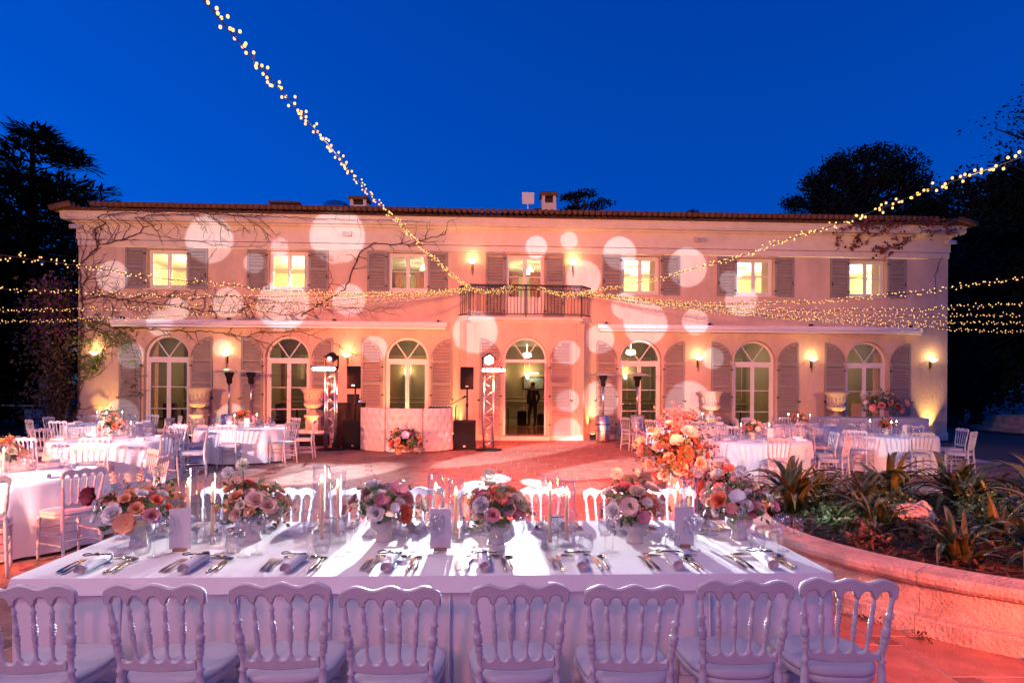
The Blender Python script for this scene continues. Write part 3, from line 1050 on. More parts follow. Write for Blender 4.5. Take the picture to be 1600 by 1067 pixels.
UPL = [(-13.3, -.17, 'at the left corner of the villa', 210, 34), (13.5, -.17, 'at the right corner of the villa', 230, 34), (2.2, -.30, 'at the foot of the pilaster right of the open doorway', 90, 40),
       (-2.25, -.30, 'at the foot of the pilaster left of the open doorway', 110, 40), (-10.0, -1.35, 'before the urn right of the leftmost arched door', 60, 50), (-6.5, -1.35, 'before the urn behind the left light tower', 60, 50),
       (5.75, -1.35, 'before the urn between the fifth and sixth arched doors', 50, 50), (9.8, -1.35, 'before the urn beside the rightmost arched door', 60, 50),
       (-3.9, -.5, 'on the floor behind the DJ booth', 130, 70)]
for (x, y, where, pw, sz) in UPL:
    t = fthing('uplight', 'black floor up-light ' + where, 'uplight', x, y, 0, 'gold floor up-lights')
    MB().box(-.09, .09, -.07, .07, .0, .19).obj('housing', M['black'], t, bevel=.01)
    MB().tube([(0, 0, .191), (0, 0, .194)], .06, 14).obj('lens', emitter('gold_lens', GOLD, 12) if 'gold_lens' not in bpy.data.materials else bpy.data.materials['gold_lens'], t)
    urn = y < -1
    child_light(t, 'SPOT', 'uplight_beam', (0, 0, .22), pw * (1.2 if urn else 1.7), GOLD, .03, (PI - (R(22) if urn else R(3)), 0, 0), sz if urn else sz + 30, 1.)

# ------------------------------------------------------------------ creeper on the wall
def fl(u, v):
    p = front_px(u, v) - HOUSE
    p = Matrix.Rotation(-YAW, 3, 'Z') @ p
    return p.x, p.z
rv = random.Random(11)
def wander(mb, x, z, ang, r, length, depth, dens=1., leaf=None, droop=0.):
    pts, rad = [], []
    n = max(3, int(length / .09))
    for k in range(n):
        yy = -.03 - r - .02 * rv.random()
        if 6.05 < z < 6.75:
            yy -= .05
        if 6.75 <= z < 7.2:
            yy -= .62
        pts.append((x, yy, z))
        rad.append(r * (1 - .75 * k / n))
        if depth > 0 and k > 0 and rv.random() < .30 * dens:
            wander(mb, x, z, ang + rv.choice((-1, 1)) * rv.uniform(.4, 1.2), r * .6, length * rv.uniform(.3, .6), depth - 1, dens, leaf, droop)
        if leaf is not None and rv.random() < leaf[1]:
            leaf[0].append((x, yy, z))
        ang += rv.uniform(-.35, .35)
        ang += droop * (-PI / 2 - ang) * .06
        x += math.cos(ang) * .09
        z += math.sin(ang) * .09
        if z > 7.15 or x < -14.6 or x > 14.7 or z < .2:
            break
    if len(pts) > 2:
        mb.tube(pts, rad, 4, cap=False)
def along(mb, px, r, depth=2, dens=1., sub=.8, leaf=None, droop=0.):
    P = [fl(u, v) for u, v in px]
    pts = []
    for (a, b) in zip(P, P[1:]):
        L = math.dist(a, b)
        n = max(2, int(L / .12))
        for k in range(n):
            t = k / n
            pts.append((a[0] + (b[0] - a[0]) * t + rv.uniform(-.03, .03), a[1] + (b[1] - a[1]) * t + rv.uniform(-.03, .03), math.atan2(b[1] - a[1], b[0] - a[0])))
    o3 = []
    for k, (x, z, a) in enumerate(pts):
        yy = -.035 - r - (.05 if 6.05 < z < 6.75 else 0) - (.62 if z >= 6.75 else 0)
        o3.append((x, yy, z))
        if rv.random() < .42 * dens:
            wander(mb, x, z, a + rv.choice((-1, 1)) * rv.uniform(.3, 1.4), r * .5, sub * rv.uniform(.4, 1.3), depth, dens, leaf, droop)
    if len(o3) > 1:
        mb.tube(o3, [max(.004, r * (1 - .5 * k / len(o3))) for k in range(len(o3))], 5, cap=False)
def leaves_obj(name, pts, size, m, parent, seed=1, n=3, flat=False, spread=.08):
    q = random.Random(seed)
    mb = MB()
    for (x, y, z) in pts:
        for _ in range(n):
            c = Vector((x + q.gauss(0, spread), y + q.gauss(0, spread * .5) - .03, z + q.gauss(0, spread)))
            d = Vector((q.gauss(0, 1), q.gauss(0, .7) - .4, q.gauss(0, 1) - .3)).normalized()
            s = d.cross(Vector((q.gauss(0, 1), q.gauss(0, 1), q.gauss(0, 1)))).normalized()
            L = size * q.uniform(.6, 1.3)
            up_ = d.cross(s) * L * .12
            mb.add([c, c + d * L * .45 + s * L * .3 + up_, c + d * L, c + d * L * .45 - s * L * .3 + up_], [(0, 1, 2), (0, 2, 3)])
    return mb.obj(name, m, parent, kind='stuff')
lf1 = []
v1 = MB()
vt = fthing('wall_creeper', 'bare brown creeper branching over the left half of the villa front', 'creeper', 0, 0, 0)
along(v1, [(124, 640), (126, 560), (130, 470), (126, 415), (157, 384), (194, 376), (222, 365), (230, 350), (262, 345), (330, 342), (420, 350)], .024, 2, 1.1, 1.0)
along(v1, [(126, 470), (160, 462), (205, 470), (270, 478), (330, 488), (400, 486), (470, 494)], .019, 3, 1.7, .8)
along(v1, [(180, 470), (240, 462), (300, 468), (360, 462), (420, 470), (500, 478), (560, 482), (620, 492)], .014, 3, 1.5, .7)
along(v1, [(128, 500), (190, 512), (260, 516), (330, 518), (392, 528), (440, 545)], .022, 2, 1.1, .6)
along(v1, [(400, 520), (470, 518), (530, 540), (560, 560)], .014, 2, .8, .5)
along(v1, [(470, 494), (540, 452), (552, 420), (562, 394), (585, 381), (640, 384), (653, 378), (700, 366)], .022, 2, .9, .8)
along(v1, [(157, 384), (150, 360), (180, 345), (260, 338), (320, 340)], .02, 2, 1.0, .7)
along(v1, [(320, 340), (400, 345), (500, 350), (600, 352), (680, 356)], .012, 2, .7, .5)
along(v1, [(300, 470), (320, 430), (330, 400), (345, 385)], .010, 2, .8, .6)
along(v1, [(500, 478), (520, 440), (515, 415)], .010, 2, .7, .5)
along(v1, [(222, 365), (300, 378), (370, 388), (420, 384)], .010, 2, .8, .5)
along(v1, [(133, 440), (170, 430), (185, 400)], .014, 3, 1., .6)
v1.obj('branches', M['vine'], vt)
v1b = MB()
along(v1b, [(124, 600), (130, 520), (150, 515), (175, 530), (205, 545)], .02, 3, 1.2, .7, (lf1, .8), .4)
along(v1b, [(140, 510), (170, 520), (160, 560), (150, 590)], .016, 3, 1.2, .5, (lf1, .8), .6)
along(v1b, [(180, 512), (205, 530), (214, 560), (212, 620)], .014, 2, 1.2, .35, (lf1, .9), .8)
v1b.obj('leafy_branches', M['vine'], vt)
leaves_obj('leaves', lf1[:700], .10, M['leaf_l'], vt, 3, 2)
lf2 = []
v2 = MB()
vt2 = fthing('wall_creeper', 'withered creeper with dark leaves under the cornice at the right corner', 'creeper', 14, 0, 6)
kk = []
along(v2, [(1478, 350), (1440, 352), (1390, 356), (1340, 360), (1300, 362)], .02, 2, 1.2, .6, (lf2, .6), .5)
along(v2, [(1478, 372), (1430, 366), (1400, 384), (1370, 386)], .014, 2, 1.2, .5, (lf2, .5), .3)
along(v2, [(1470, 400), (1460, 430), (1462, 470)], .008, 2, .8, .4)
ob = v2.obj('branches', M['vine'], vt2)
lv = leaves_obj('leaves', lf2[:260], .16, M['vineleaf'], vt2, 5, 2)
for o in (ob, lv):
    o.location = (-14, 0, -6)
bo = []
q = random.Random(8)
for k in range(700):
    z = q.uniform(.2, 4.8)
    rr = .75 + .35 * math.sin(z * 2.3)
    bo.append((-14.75 + q.gauss(0, .35) * rr - .12 * z * .2, -.1 + q.gauss(0, .4), z))
bt = fthing('bougainvillea', 'tall flowering climber massed against the left corner of the villa', 'climber', -14.7, 0, 0)
st = MB()
for k in range(5):
    st.tube([(-14.8 + k * .1, -.2, 0), (-14.7 + q.uniform(-.3, .3), -.2, 1.6), (-14.8 + q.uniform(-.4, .4), -.1, 3.4), (-14.6 + q.uniform(-.3, .3), 0, 4.8)], [.04, .03, .02, .01], 5)
o1 = st.obj('stems', M['vine'], bt)
o2 = leaves_obj('leaves', bo, .13, M['leaf_b'], bt, 9, 6, spread=.16)
o3 = leaves_obj('bracts', [p for p in bo if p[2] > 3.2][:90], .12, M['bract'], bt, 12, 3, spread=.14)
for o in (o1, o2, o3):
    o.location = (14.7, 0, 0)

# ------------------------------------------------------------------ trees and the far grounds
def leaf_cloud(mb, c, rad, n, size, q, flat=1., up=.3):
    for _ in range(n):
        d = Vector((q.gauss(0, 1), q.gauss(0, 1), q.gauss(0, 1))).normalized() * q.random() ** .4
        d.z *= flat
        p = Vector(c) + d * rad
        a = Vector((q.gauss(0, 1), q.gauss(0, 1), q.gauss(0, 1) * .6 + up)).normalized()
        s = a.cross(Vector((q.gauss(0, 1), q.gauss(0, 1), q.gauss(0, 1)))).normalized()
        L = size * q.uniform(.6, 1.4)
        mb.add([p, p + a * L * .5 + s * L * .22, p + a * L, p + a * L * .5 - s * L * .22], [(0, 1, 2, 3)])
def cedar(name, label, x, y, h, spread, seed, z_lo=2.5, lay=17):
    q = random.Random(seed)
    t = thing(name, label, 'tree', (x, y, 0))
    tr, cr_ = MB(), MB()
    tr.tube([(0, 0, 0), (.1, 0, h * .4), (0, .1, h * .75), (.05, 0, h)], [.45, .32, .16, .03], 8)
    for k in range(lay):
        f = k / (lay - 1)
        z = z_lo + (h - z_lo - .3) * f
        L = spread * (1 - f) ** .75 + .5
        for j in range(8 if f < .8 else 5):
            a = 2 * PI * (j + q.random()) / 8 + k
            l_ = L * q.uniform(.7, 1.1)
            pts = [(math.cos(a) * l_ * s, math.sin(a) * l_ * s, z + .5 * s * l_ * .25 - .10 * l_ * s * s + q.uniform(-.1, .1)) for s in (0, .35, .7, 1)]
            tr.tube(pts, [.09 * (1 - f) + .03, .06 * (1 - f) + .02, .03, .01], 5, cap=False)
            m_ = max(4, int(l_ / .28))
            for i in range(1, m_ + 1):
                s = .25 + .75 * i / m_
                w_ = .5 * l_ * .3 * (1.15 - s)
                for side in (-1, 1):
                    for r_ in range(2):
                        o_ = q.uniform(0, w_ + .35) * side
                        cx_ = math.cos(a) * l_ * s - math.sin(a) * o_
                        cy_ = math.sin(a) * l_ * s + math.cos(a) * o_
                        cz = z + .125 * s * l_ - .10 * l_ * s * s
                        d = Vector((math.cos(a + side * .6), math.sin(a + side * .6), q.uniform(-.12, .3)))
                        for b_ in range(4):
                            p = Vector((cx_, cy_, cz)) + Vector((q.gauss(0, .12), q.gauss(0, .12), q.gauss(0, .05)))
                            d2 = (d + Vector((q.gauss(0, .35), q.gauss(0, .35), q.gauss(0, .2)))).normalized()
                            sd = d2.cross(Vector((0, 0, 1))).normalized()
                            L2 = q.uniform(.3, .65)
                            cr_.add([p, p + d2 * L2 * .5 + sd * .05, p + d2 * L2, p + d2 * L2 * .5 - sd * .05], [(0, 1, 2, 3)])
    tr.obj('trunk', M['trunk'], t)
    cr_.obj('crown', M['needles'], t, kind='stuff')
    return t
def broad(name, label, x, y, h, crown_r, crown_z0, seed, n=40, leaf=.30, per=90, flat=.7, gap=0.):
    q = random.Random(seed)
    t = thing(name, label, 'tree', (x, y, 0))
    tr, cr_ = MB(), MB()
    tr.tube([(0, 0, 0), (.15, .1, crown_z0 * .5), (-.1, 0, crown_z0), (0, 0, (crown_z0 + h) / 2)], [.4, .3, .25, .1], 8)
    zc, hz = (crown_z0 + h) / 2, (h - crown_z0) / 2
    for k in range(n):
        a, b_ = q.uniform(0, 2 * PI), q.uniform(-1, 1)
        rr = math.sqrt(max(0, 1 - b_ * b_ * .85)) * q.uniform(.45, 1.)
        c = (math.cos(a) * crown_r * rr, math.sin(a) * crown_r * rr, zc + b_ * hz * .86)
        tr.tube([(0, 0, max(crown_z0 * .8, c[2] - 2.2)), (c[0] * .5, c[1] * .5, c[2] - .7), c], [.09, .06, .02], 5, cap=False)
        leaf_cloud(cr_, c, (.55 + crown_r * .09) * q.uniform(.7, 1.2) * (1.7 if per < 40 else 1), per, leaf, q, flat)
    tr.obj('trunk', M['trunk'], t)
    cr_.obj('crown', M['needles'], t, kind='stuff')
    return t
cedar('cedar_tree', 'huge dark cedar with layered drooping boughs behind the left end of the villa', -19.6, 26, 12.2, 7.4, 3, 2., 26)
cedar('cedar_tree', 'dark cedar at the left edge of the picture behind the tall one', -26., 28, 12.6, 7.5, 5, 1.5, 24)
cedar('cedar_tree', 'shorter dark cedar filling the gap beside the left house wall', -22.6, 24.5, 10.4, 5.6, 13, 1., 22)
broad('umbrella_pine', 'broad round-topped dark pine behind the right end of the roof', 19.6, 36, 15.2, 4.1, 7., 12, 190, .20, 190, .6)
broad('pine_tree', 'dark pine filling the gap right of the umbrella pine', 25., 36, 13.2, 4.0, 3., 15, 130, .22, 170, .7)
broad('evergreen_tree', 'dense black evergreen standing beyond the right corner of the villa', 20.5, 30, 9.8, 3.8, .6, 16, 130, .26, 150, .8)
broad('evergreen_tree', 'dense black evergreen at the right edge of the picture', 26.5, 30, 14.0, 4.8, .6, 17, 160, .26, 170, .8)
broad('evergreen_tree', 'tall dense black evergreen between the pine and the right edge', 23.2, 32, 12.6, 4.2, .8, 27, 150, .26, 170, .8)
broad('deciduous_tree', 'thin-leaved tree spreading twigs into the sky at the right edge', 24.2, 28, 15.0, 3.6, 10.8, 18, 56, .17, 30, .8)
broad('pine_tree', 'small flat-topped pine rising behind the main chimney', 4.9, 45, 15.5, 1.9, 12.4, 19, 34, .24, 80, .25)
broad('hedge_tree', 'low dark treetop just showing over the roof right of the balcony', 13.0, 47, 14.6, .8, 12, 21, 12, .25, 50, .8)
broad('evergreen_tree', 'black bushy tree below the cedar beside the left house wall', -19.5, 23.5, 5.2, 2.4, .4, 22, 70, .28, 120, .8)
broad('evergreen_tree', 'black bushy tree at the left edge below the cedar', -25.5, 25, 6.2, 3.6, .4, 23, 80, .3, 120, .8)
hd_ = MB()
q = random.Random(31)
for k in range(150):
    leaf_cloud(hd_, (-32 + k * .115, 28.5 + q.uniform(-.3, .3), q.uniform(.3, 1.6)), .8, 40, .2, q)
tag(hd_.obj('hedge', M['leaf']), 'clipped dark hedge beyond the service tables at far left', 'hedge')
hd_ = MB()
for k in range(130):
    leaf_cloud(hd_, (15.5 + k * .16, 33 + q.uniform(-.3, .3), q.uniform(.2, 2.4)), .9, 40, .22, q)
tag(hd_.obj('hedge', M['leaf']), 'dark hedge beyond the right corner of the villa', 'hedge')
# service tables with crates at far left
t = thing('service_table', 'long dark service table beside the left end of the villa', 'table', (-18.6, 23.4, 0), .05)
MB().box(-2., 2., -.4, .4, .86, .92).obj('table_top', M['white_paint'], t, bevel=.01)
for sx in (-1.9, 0, 1.9):
    for sy in (-.34, .34):
        MB().box(sx - .03, sx + .03, sy - .03, sy + .03, 0, .86).obj('leg', M['iron'], t)
t = thing('service_table', 'short service table under a lavender cloth behind the left round tables', 'table', (-15.4, 21.6, 0), .05)
MB().box(-.75, .75, -.4, .4, .02, .84).obj('tablecloth', M['bluecloth'], t, bevel=.03)
cr_m = MB().box(-.26, .26, -.2, .2, 0, .30).box(-.275, .275, -.215, .215, .27, .31)
cme = cr_m.mesh('crate', M['awning'], .01)
for k, (x, y, z, lab) in enumerate([(-16.9, 23.4, .921, 'bottom pale plastic crate of the stack on the service table'), (-16.88, 23.4, 1.234, 'middle pale plastic crate of the stack on the service table'), (-16.91, 23.4, 1.547, 'topmost pale plastic crate of the stack on the service table')]):
    tag(put(cme, 'plastic_crate', None, (x, y, z), .1 * k), lab, 'crate', 'crates stacked at far left')
for k, (x, h, lab) in enumerate([(-20.3, .42, 'dark box at the far left end of the service table'), (-19.3, .36, 'dark box in the middle of the service table'), (-18.3, .40, 'dark box near the crates on the service table')]):
    o = MB().box(-.3, .3, -.18, .18, 0, h).box(-.27, .27, -.19, -.181, .05, h - .05).obj('equipment_box', M['black'], None, bevel=.01, loc=(x, 23.4, .921))
    tag(o, lab, 'box', 'dark boxes on the service table')
# round stone basin at far right
t = thing('fountain_basin', 'round stone fountain basin with two steps at the far right edge', 'fountain', (22.2, 26.5, 0))
MB().lathe([(2.6, 0), (2.6, .16), (2.2, .16), (2.2, .34), (1.9, .34), (1.9, .62), (1.7, .62), (1.7, .4), (0, .4)], 40, smooth=False).obj('basin', M['kerb'], t)
MB().lathe([(.3, .4), (.22, .9), (.16, 1.4), (.5, 1.5), (.55, 1.56), (0, 1.5)], 20).obj('column', M['kerb'], t)
w_ = MB().box(15, 20, 31.5, 31.8, 0, .75).obj('garden_wall', M['kerb'])
tag(w_, 'low stone garden wall in the dark beyond the right corner', 'wall')

# ================================================================== DJ CORNER
def truss(label, x, y, lens, hx):
    t = thing('truss_tower', label, 'light tower', (x, y, 0), .05)
    s = .125
    MB().lathe([(0, 0), (.36, 0), (.36, .02), (.34, .03), (0, .03)], 24).obj('base_plate', M['black'], t)
    for sx in (-s, s):
        for sy in (-s, s):
            MB().tube([(sx, sy, .03), (sx, sy, 2.06)], .024, 8).obj('chord', M['alu'], t)
    br = MB()
    n = 9
    for k in range(n):
        z0, z1 = .06 + k * .22, .06 + (k + 1) * .22
        a, b = (z0, z1) if k % 2 == 0 else (z1, z0)
        for sy in (-s, s):
            br.tube([(-s, sy, a), (s, sy, b)], .010, 6)
            br.tube([(sy, -s, b), (sy, s, a)], .010, 6)
    br.obj('lacing', M['alu'], t)
    MB().box(-.18, .18, -.18, .18, 2.06, 2.08).obj('top_plate', M['alu'], t)
    # LED bar on the camera side
    bar = MB().box(-.31 + hx, .31 + hx, -.30, -.16, 2.06, 2.20).obj('led_bar', M['black'], t, bevel=.015)
    for k in range(6):
        xx = hx - .255 + k * .102
        MB().tube([(xx, -.301, 2.13), (xx, -.312, 2.13)], [.045, .045], 12).obj('lens', M['led'], bar)
    child_light(t, 'SPOT', 'led_beam', (hx, -.36, 2.13), 1800, RED, .12, (R(80), 0, 0), 140, .6)
    # moving head
    MB().box(-.16, .16, -.12, .12, 2.08, 2.2).obj('head_base', M['black'], t, bevel=.02)
    for s_ in (-1, 1):
        MB().box(s_ * .17 - .02, s_ * .17 + .02, -.06, .06, 2.16, 2.50).obj('yoke_arm', M['black'], t, bevel=.015)
    hd = MB().tube([(0, .16, 2.47), (0, .10, 2.46), (0, -.1, 2.42), (0, -.2, 2.40)], [.08, .13, .135, .12], 16).obj('lamp_head', M['black'], t)
    MB().tube([(0, -.201, 2.40), (0, -.206, 2.399)], [.115, .115] if lens == M['head'] else [.06, .06], 18).obj('lens', lens, hd)
    return t
tl_ = truss('aluminium truss light tower left of the DJ booth with a dim blue-white lamp head', -4.79, 16.95, M['head_dim'], -.12)
tr_ = truss('aluminium truss light tower right of the DJ booth with the dazzling white lamp head', -.62, 17.1, M['head'], .12)
hs = spot('tower_beam', (-.62, 16.86, 2.40), (-.3, 6., .4), 5200, (.92, .95, 1.), 88, .3, .02)
dd = []
for (x, y, z, ra, rb, st) in [(-.42, 3.55, .75, .045, .04, 11), (1.15, 3.8, .75, .024, .03, 9), (-1.85, 3.7, .75, .03, .03, 5), (-.29, 12.0, 0, .05, .05, 1), (-.62, 11.1, 0, .038, .038, 1), (.42, 11.4, 0, .04, .04, .9),
                          (-.4, 4.1, .8, .24, .05, 3.2)]:
    c_ = slope(hs, (x, y, z))
    dd.append((c_, (ra, 0), (0, rb), st))
gobo(hs, dd, .10, .02)
hs2 = spot('tower_beam_left', (-4.79, 16.7, 2.40), (-3.4, 5., .3), 900, (.80, .86, 1.), 70, .5, .03)

def sub(label, x, y):
    t = thing('subwoofer', label, 'loudspeaker', (x, y, 0), .03)
    MB().box(-.29, .29, 0, .6, .02, .78).obj('cabinet', M['black'], t, bevel=.015)
    MB().box(-.27, .27, -.012, -.001, .05, .75).obj('grille', M['grille'], t)
    MB().box(-.03, .03, -.018, -.0125, .10, .13).obj('badge', M['alu'], t)
    return t
def top(label, x, y):
    t = thing('loudspeaker', label, 'loudspeaker', (x, y, 0), .03)
    MB().tube([(0, .3, .782), (0, .3, 1.2), (0, .3, 1.62)], .022, 8).obj('pole', M['black'], t)
    MB().tube([(0, .3, 1.15), (0, .3, 1.25)], .035, 8).obj('clamp', M['black'], t)
    MB().prism([(-.18, .06), (.18, .06), (.12, .42), (-.12, .42)], 1.62, 2.22, 'xy').obj('cabinet', M['black'], t, bevel=.012, fix=True)
    MB().box(-.165, .165, .046, .058, 1.64, 2.20).obj('grille', M['grille'], t)
    MB().box(-.035, .035, .04, .0455, 1.69, 1.72).obj('badge', M['alu'], t)
    return t
sub('black subwoofer cabinet on the paving left of the DJ booth', -4.2, 16.9)
top('black loudspeaker on a pole above the left subwoofer', -4.2, 16.9)
sub('black subwoofer cabinet on the paving right of the DJ booth', -1.26, 17.0)
top('black loudspeaker on a pole above the right subwoofer', -1.2, 17.0)
# tufted booth: three curved panels
t = thing('dj_booth', 'curved white tufted DJ booth of three quilted panels', 'booth', (-2.78, 17.0, 0), .05)
RB = 1.42
for pnl in range(3):
    a0, a1 = R(-60 + 40 * pnl + .4), R(-60 + 40 * pnl + 39.6)
    nu, nv = 40, 44
    v, f = [], []
    bt_ = []
    for r_ in range(6):
        for c_ in range(4):
            bt_.append((a0 + (a1 - a0) * ((c_ + (.25 if r_ % 2 else .75)) / 4), .10 + r_ * .19))
    for j in range(nv + 1):
        z = .03 + 1.10 * j / nv
        for i in range(nu + 1):
            a = a0 + (a1 - a0) * i / nu
            d = 0
            for (ba, bz) in bt_:
                e = ((a - ba) * RB) ** 2 + (z - bz) ** 2
                d -= .035 * math.exp(-e / .0022)
            ed = min(i, nu - i) / 3.
            d -= .03 * max(0, 1 - ed)
            ez = min(j, nv - j) / 2.
            d -= .02 * max(0, 1 - ez)
            rr = RB + d
            v.append((rr * math.sin(a), .62 - rr * math.cos(a), z))
    for j in range(nv):
        for i in range(nu):
            p = j * (nu + 1) + i
            f.append((p, p + 1, p + nu + 2, p + nu + 1))
    m = MB().add(v, f, True)
    back = [((RB - .09) * math.sin(a0 + (a1 - a0) * k / 8), .62 - (RB - .09) * math.cos(a0 + (a1 - a0) * k / 8)) for k in range(9)]
    for k in range(8):
        (xa, ya), (xb, yb) = back[k], back[k + 1]
        m.add([(xa, ya, .03), (xb, yb, .03), (xb, yb, 1.13), (xa, ya, 1.13)], [(3, 2, 1, 0)])
    fr = [((RB - .02) * math.sin(a0 + (a1 - a0) * k / 8), .62 - (RB - .02) * math.cos(a0 + (a1 - a0) * k / 8)) for k in range(9)]
    for k in range(8):
        m.add([(*fr[k], 1.13), (*fr[k + 1], 1.13), (*back[k + 1], 1.13), (*back[k], 1.13)], [(0, 1, 2, 3)])
    m.add([(*fr[0], .03), (*back[0], .03), (*back[0], 1.13), (*fr[0], 1.13)], [(0, 1, 2, 3)]).add([(*fr[8], .03), (*back[8], .03), (*back[8], 1.13), (*fr[8], 1.13)], [(3, 2, 1, 0)])
    po = m.obj('panel', M['leather'], t)
    bm_ = MB()
    for (ba, bz) in bt_:
        bm_.lathe([(0, -.016), (.012, -.010), (.016, 0), (.012, .010), (0, .016)], 8, ((RB - .028) * math.sin(ba), .62 - (RB - .028) * math.cos(ba), bz))
    bm_.obj('buttons', M['leather'], po, kind='stuff')
# mixer table behind, controller, microphone
t = thing('dj_table', 'black stretch-cloth table standing behind the left loudspeaker', 'table', (-4.55, 17.9, 0), .05)
MB().prism([(-.42, 1.22), (.42, 1.22), (.30, .62), (.42, .0), (-.42, .0), (-.30, .62)], -.3, .3).obj('cover', M['black'], t, bevel=.02)
t = thing('laptop', 'dark laptop open on the black table', 'laptop', (-4.4, 17.85, 1.221), .4)
MB().box(-.17, .17, -.12, .12, 0, .02).obj('base', M['black'], t)
MB().bar((0, .13, .02), (0, .18, .24), .34, .012).obj('screen', M['black'], t)
MB().box(.1, .14, -.125, -.1205, .03, .06).obj('display', M['lcd'], t)
t = thing('dj_controller', 'low black controller on the right end of the DJ booth', 'mixer', (-1.95, 17.35, 1.0), .05)
MB().box(-.3, .3, -.2, .2, .0, .14).obj('body', M['black'], t, bevel=.01)
MB().box(-.33, .33, -.26, .26, -1., -.002).obj('stand', M['black'], t)
for k in range(6):
    MB().tube([(-.2 + k * .08, -.05, .14), (-.2 + k * .08, -.05, .17)], .018, 8).obj('knob', M['steel'], t)
t = thing('microphone_stand', 'thin black microphone stand at the right end of the DJ booth', 'microphone', (-1.5, 17.1, 0))
MB().tube([(0, 0, 0), (0, 0, 1.15), (.05, -.02, 1.2)], .013, 6).obj('pole', M['black'], t)
MB().tube([(-.12, 0, 1.22), (.2, 0, 1.40)], .012, 6).obj('boom', M['black'], t)
MB().tube([(.18, 0, 1.39), (.24, 0, 1.425), (.28, 0, 1.445)], [.016, .028, .02], 8).obj('microphone', M['black'], t)
MB().lathe([(0, 0), (.15, 0), (.15, .02), (0, .03)], 16).obj('base', M['black'], t)
t = thing('flight_case', 'open flight case of electronics with a small blue display left of the light tower', 'flight case', (-5.55, 17.5, 0), .05)
MB().box(-.45, .45, 0, .5, .02, .36).obj('case', M['black'], t, bevel=.012)
for (x0, x1, z0, z1) in ((-.46, .46, .35, .375), (-.46, .46, .01, .035), (-.465, -.44, .03, .36), (.44, .465, .03, .36)):
    MB().box(x0, x1, -.012, .012, z0, z1).obj('edge_trim', M['alu'], t)
MB().box(-.1, .1, -.006, -.001, .22, .27).obj('display', M['lcd'], t)
MB().box(-.38, -.14, -.01, -.001, .1, .3).box(.14, .4, -.01, -.001, .1, .3).obj('rack_panel', M['grille'], t)
o = MB().box(-.4, .4, 0, .45, 0, .05).obj('case_lid', M['white_paint'], None, bevel=.01, loc=(-5.55, 17.52, .377))
tag(o, 'white lid lying on the open flight case', 'lid')

# patio heaters
def heater(label, x, y):
    t = thing('patio_heater', label, 'heater', (x, y, 0), 0, 'mushroom patio heaters')
    MB().lathe([(.22, .03), (.225, .05), (.225, .80), (.20, .83), (0, .84)], 24).obj('tank_housing', M['steel'], t)
    bd = MB()
    for z in (.35, .52, .55):
        bd.lathe([(.227, z), (.229, z + .008), (.227, z + .016)], 24)
    bd.obj('vent_band', M['black'], t)
    for k in range(3):
        a = 2 * PI * k / 3 + .4
        MB().tube([(.2 * math.cos(a), .2 * math.sin(a), 0), (.2 * math.cos(a), .2 * math.sin(a), .05)], .035, 8).obj('foot', M['black'], t)
    MB().tube([(0, 0, .83), (0, 0, 1.85)], .034, 10).obj('pole', M['steel'], t)
    MB().lathe([(.035, 1.72), (.075, 1.75), (.08, 1.90), (.10, 1.93), (.13, 2.02), (.14, 2.06), (.05, 2.07)], 18).obj('burner', M['black'], t)
    MB().lathe([(.0, 2.165), (.12, 2.16), (.30, 2.12), (.43, 2.07), (.435, 2.06), (.42, 2.065), (.29, 2.105), (.12, 2.14), (0, 2.145)], 28).obj('reflector', M['alu'], t)
heater('steel mushroom patio heater beside the pilaster right of the open doorway', 2.85, 20.0)
heater('steel mushroom patio heater before the fifth arched door', 3.97, 20.25)
heater('steel mushroom patio heater left of its twin near the urn at left', -8.35, 18.9)
heater('steel mushroom patio heater before the second arched shutter from the left', -7.75, 19.0)

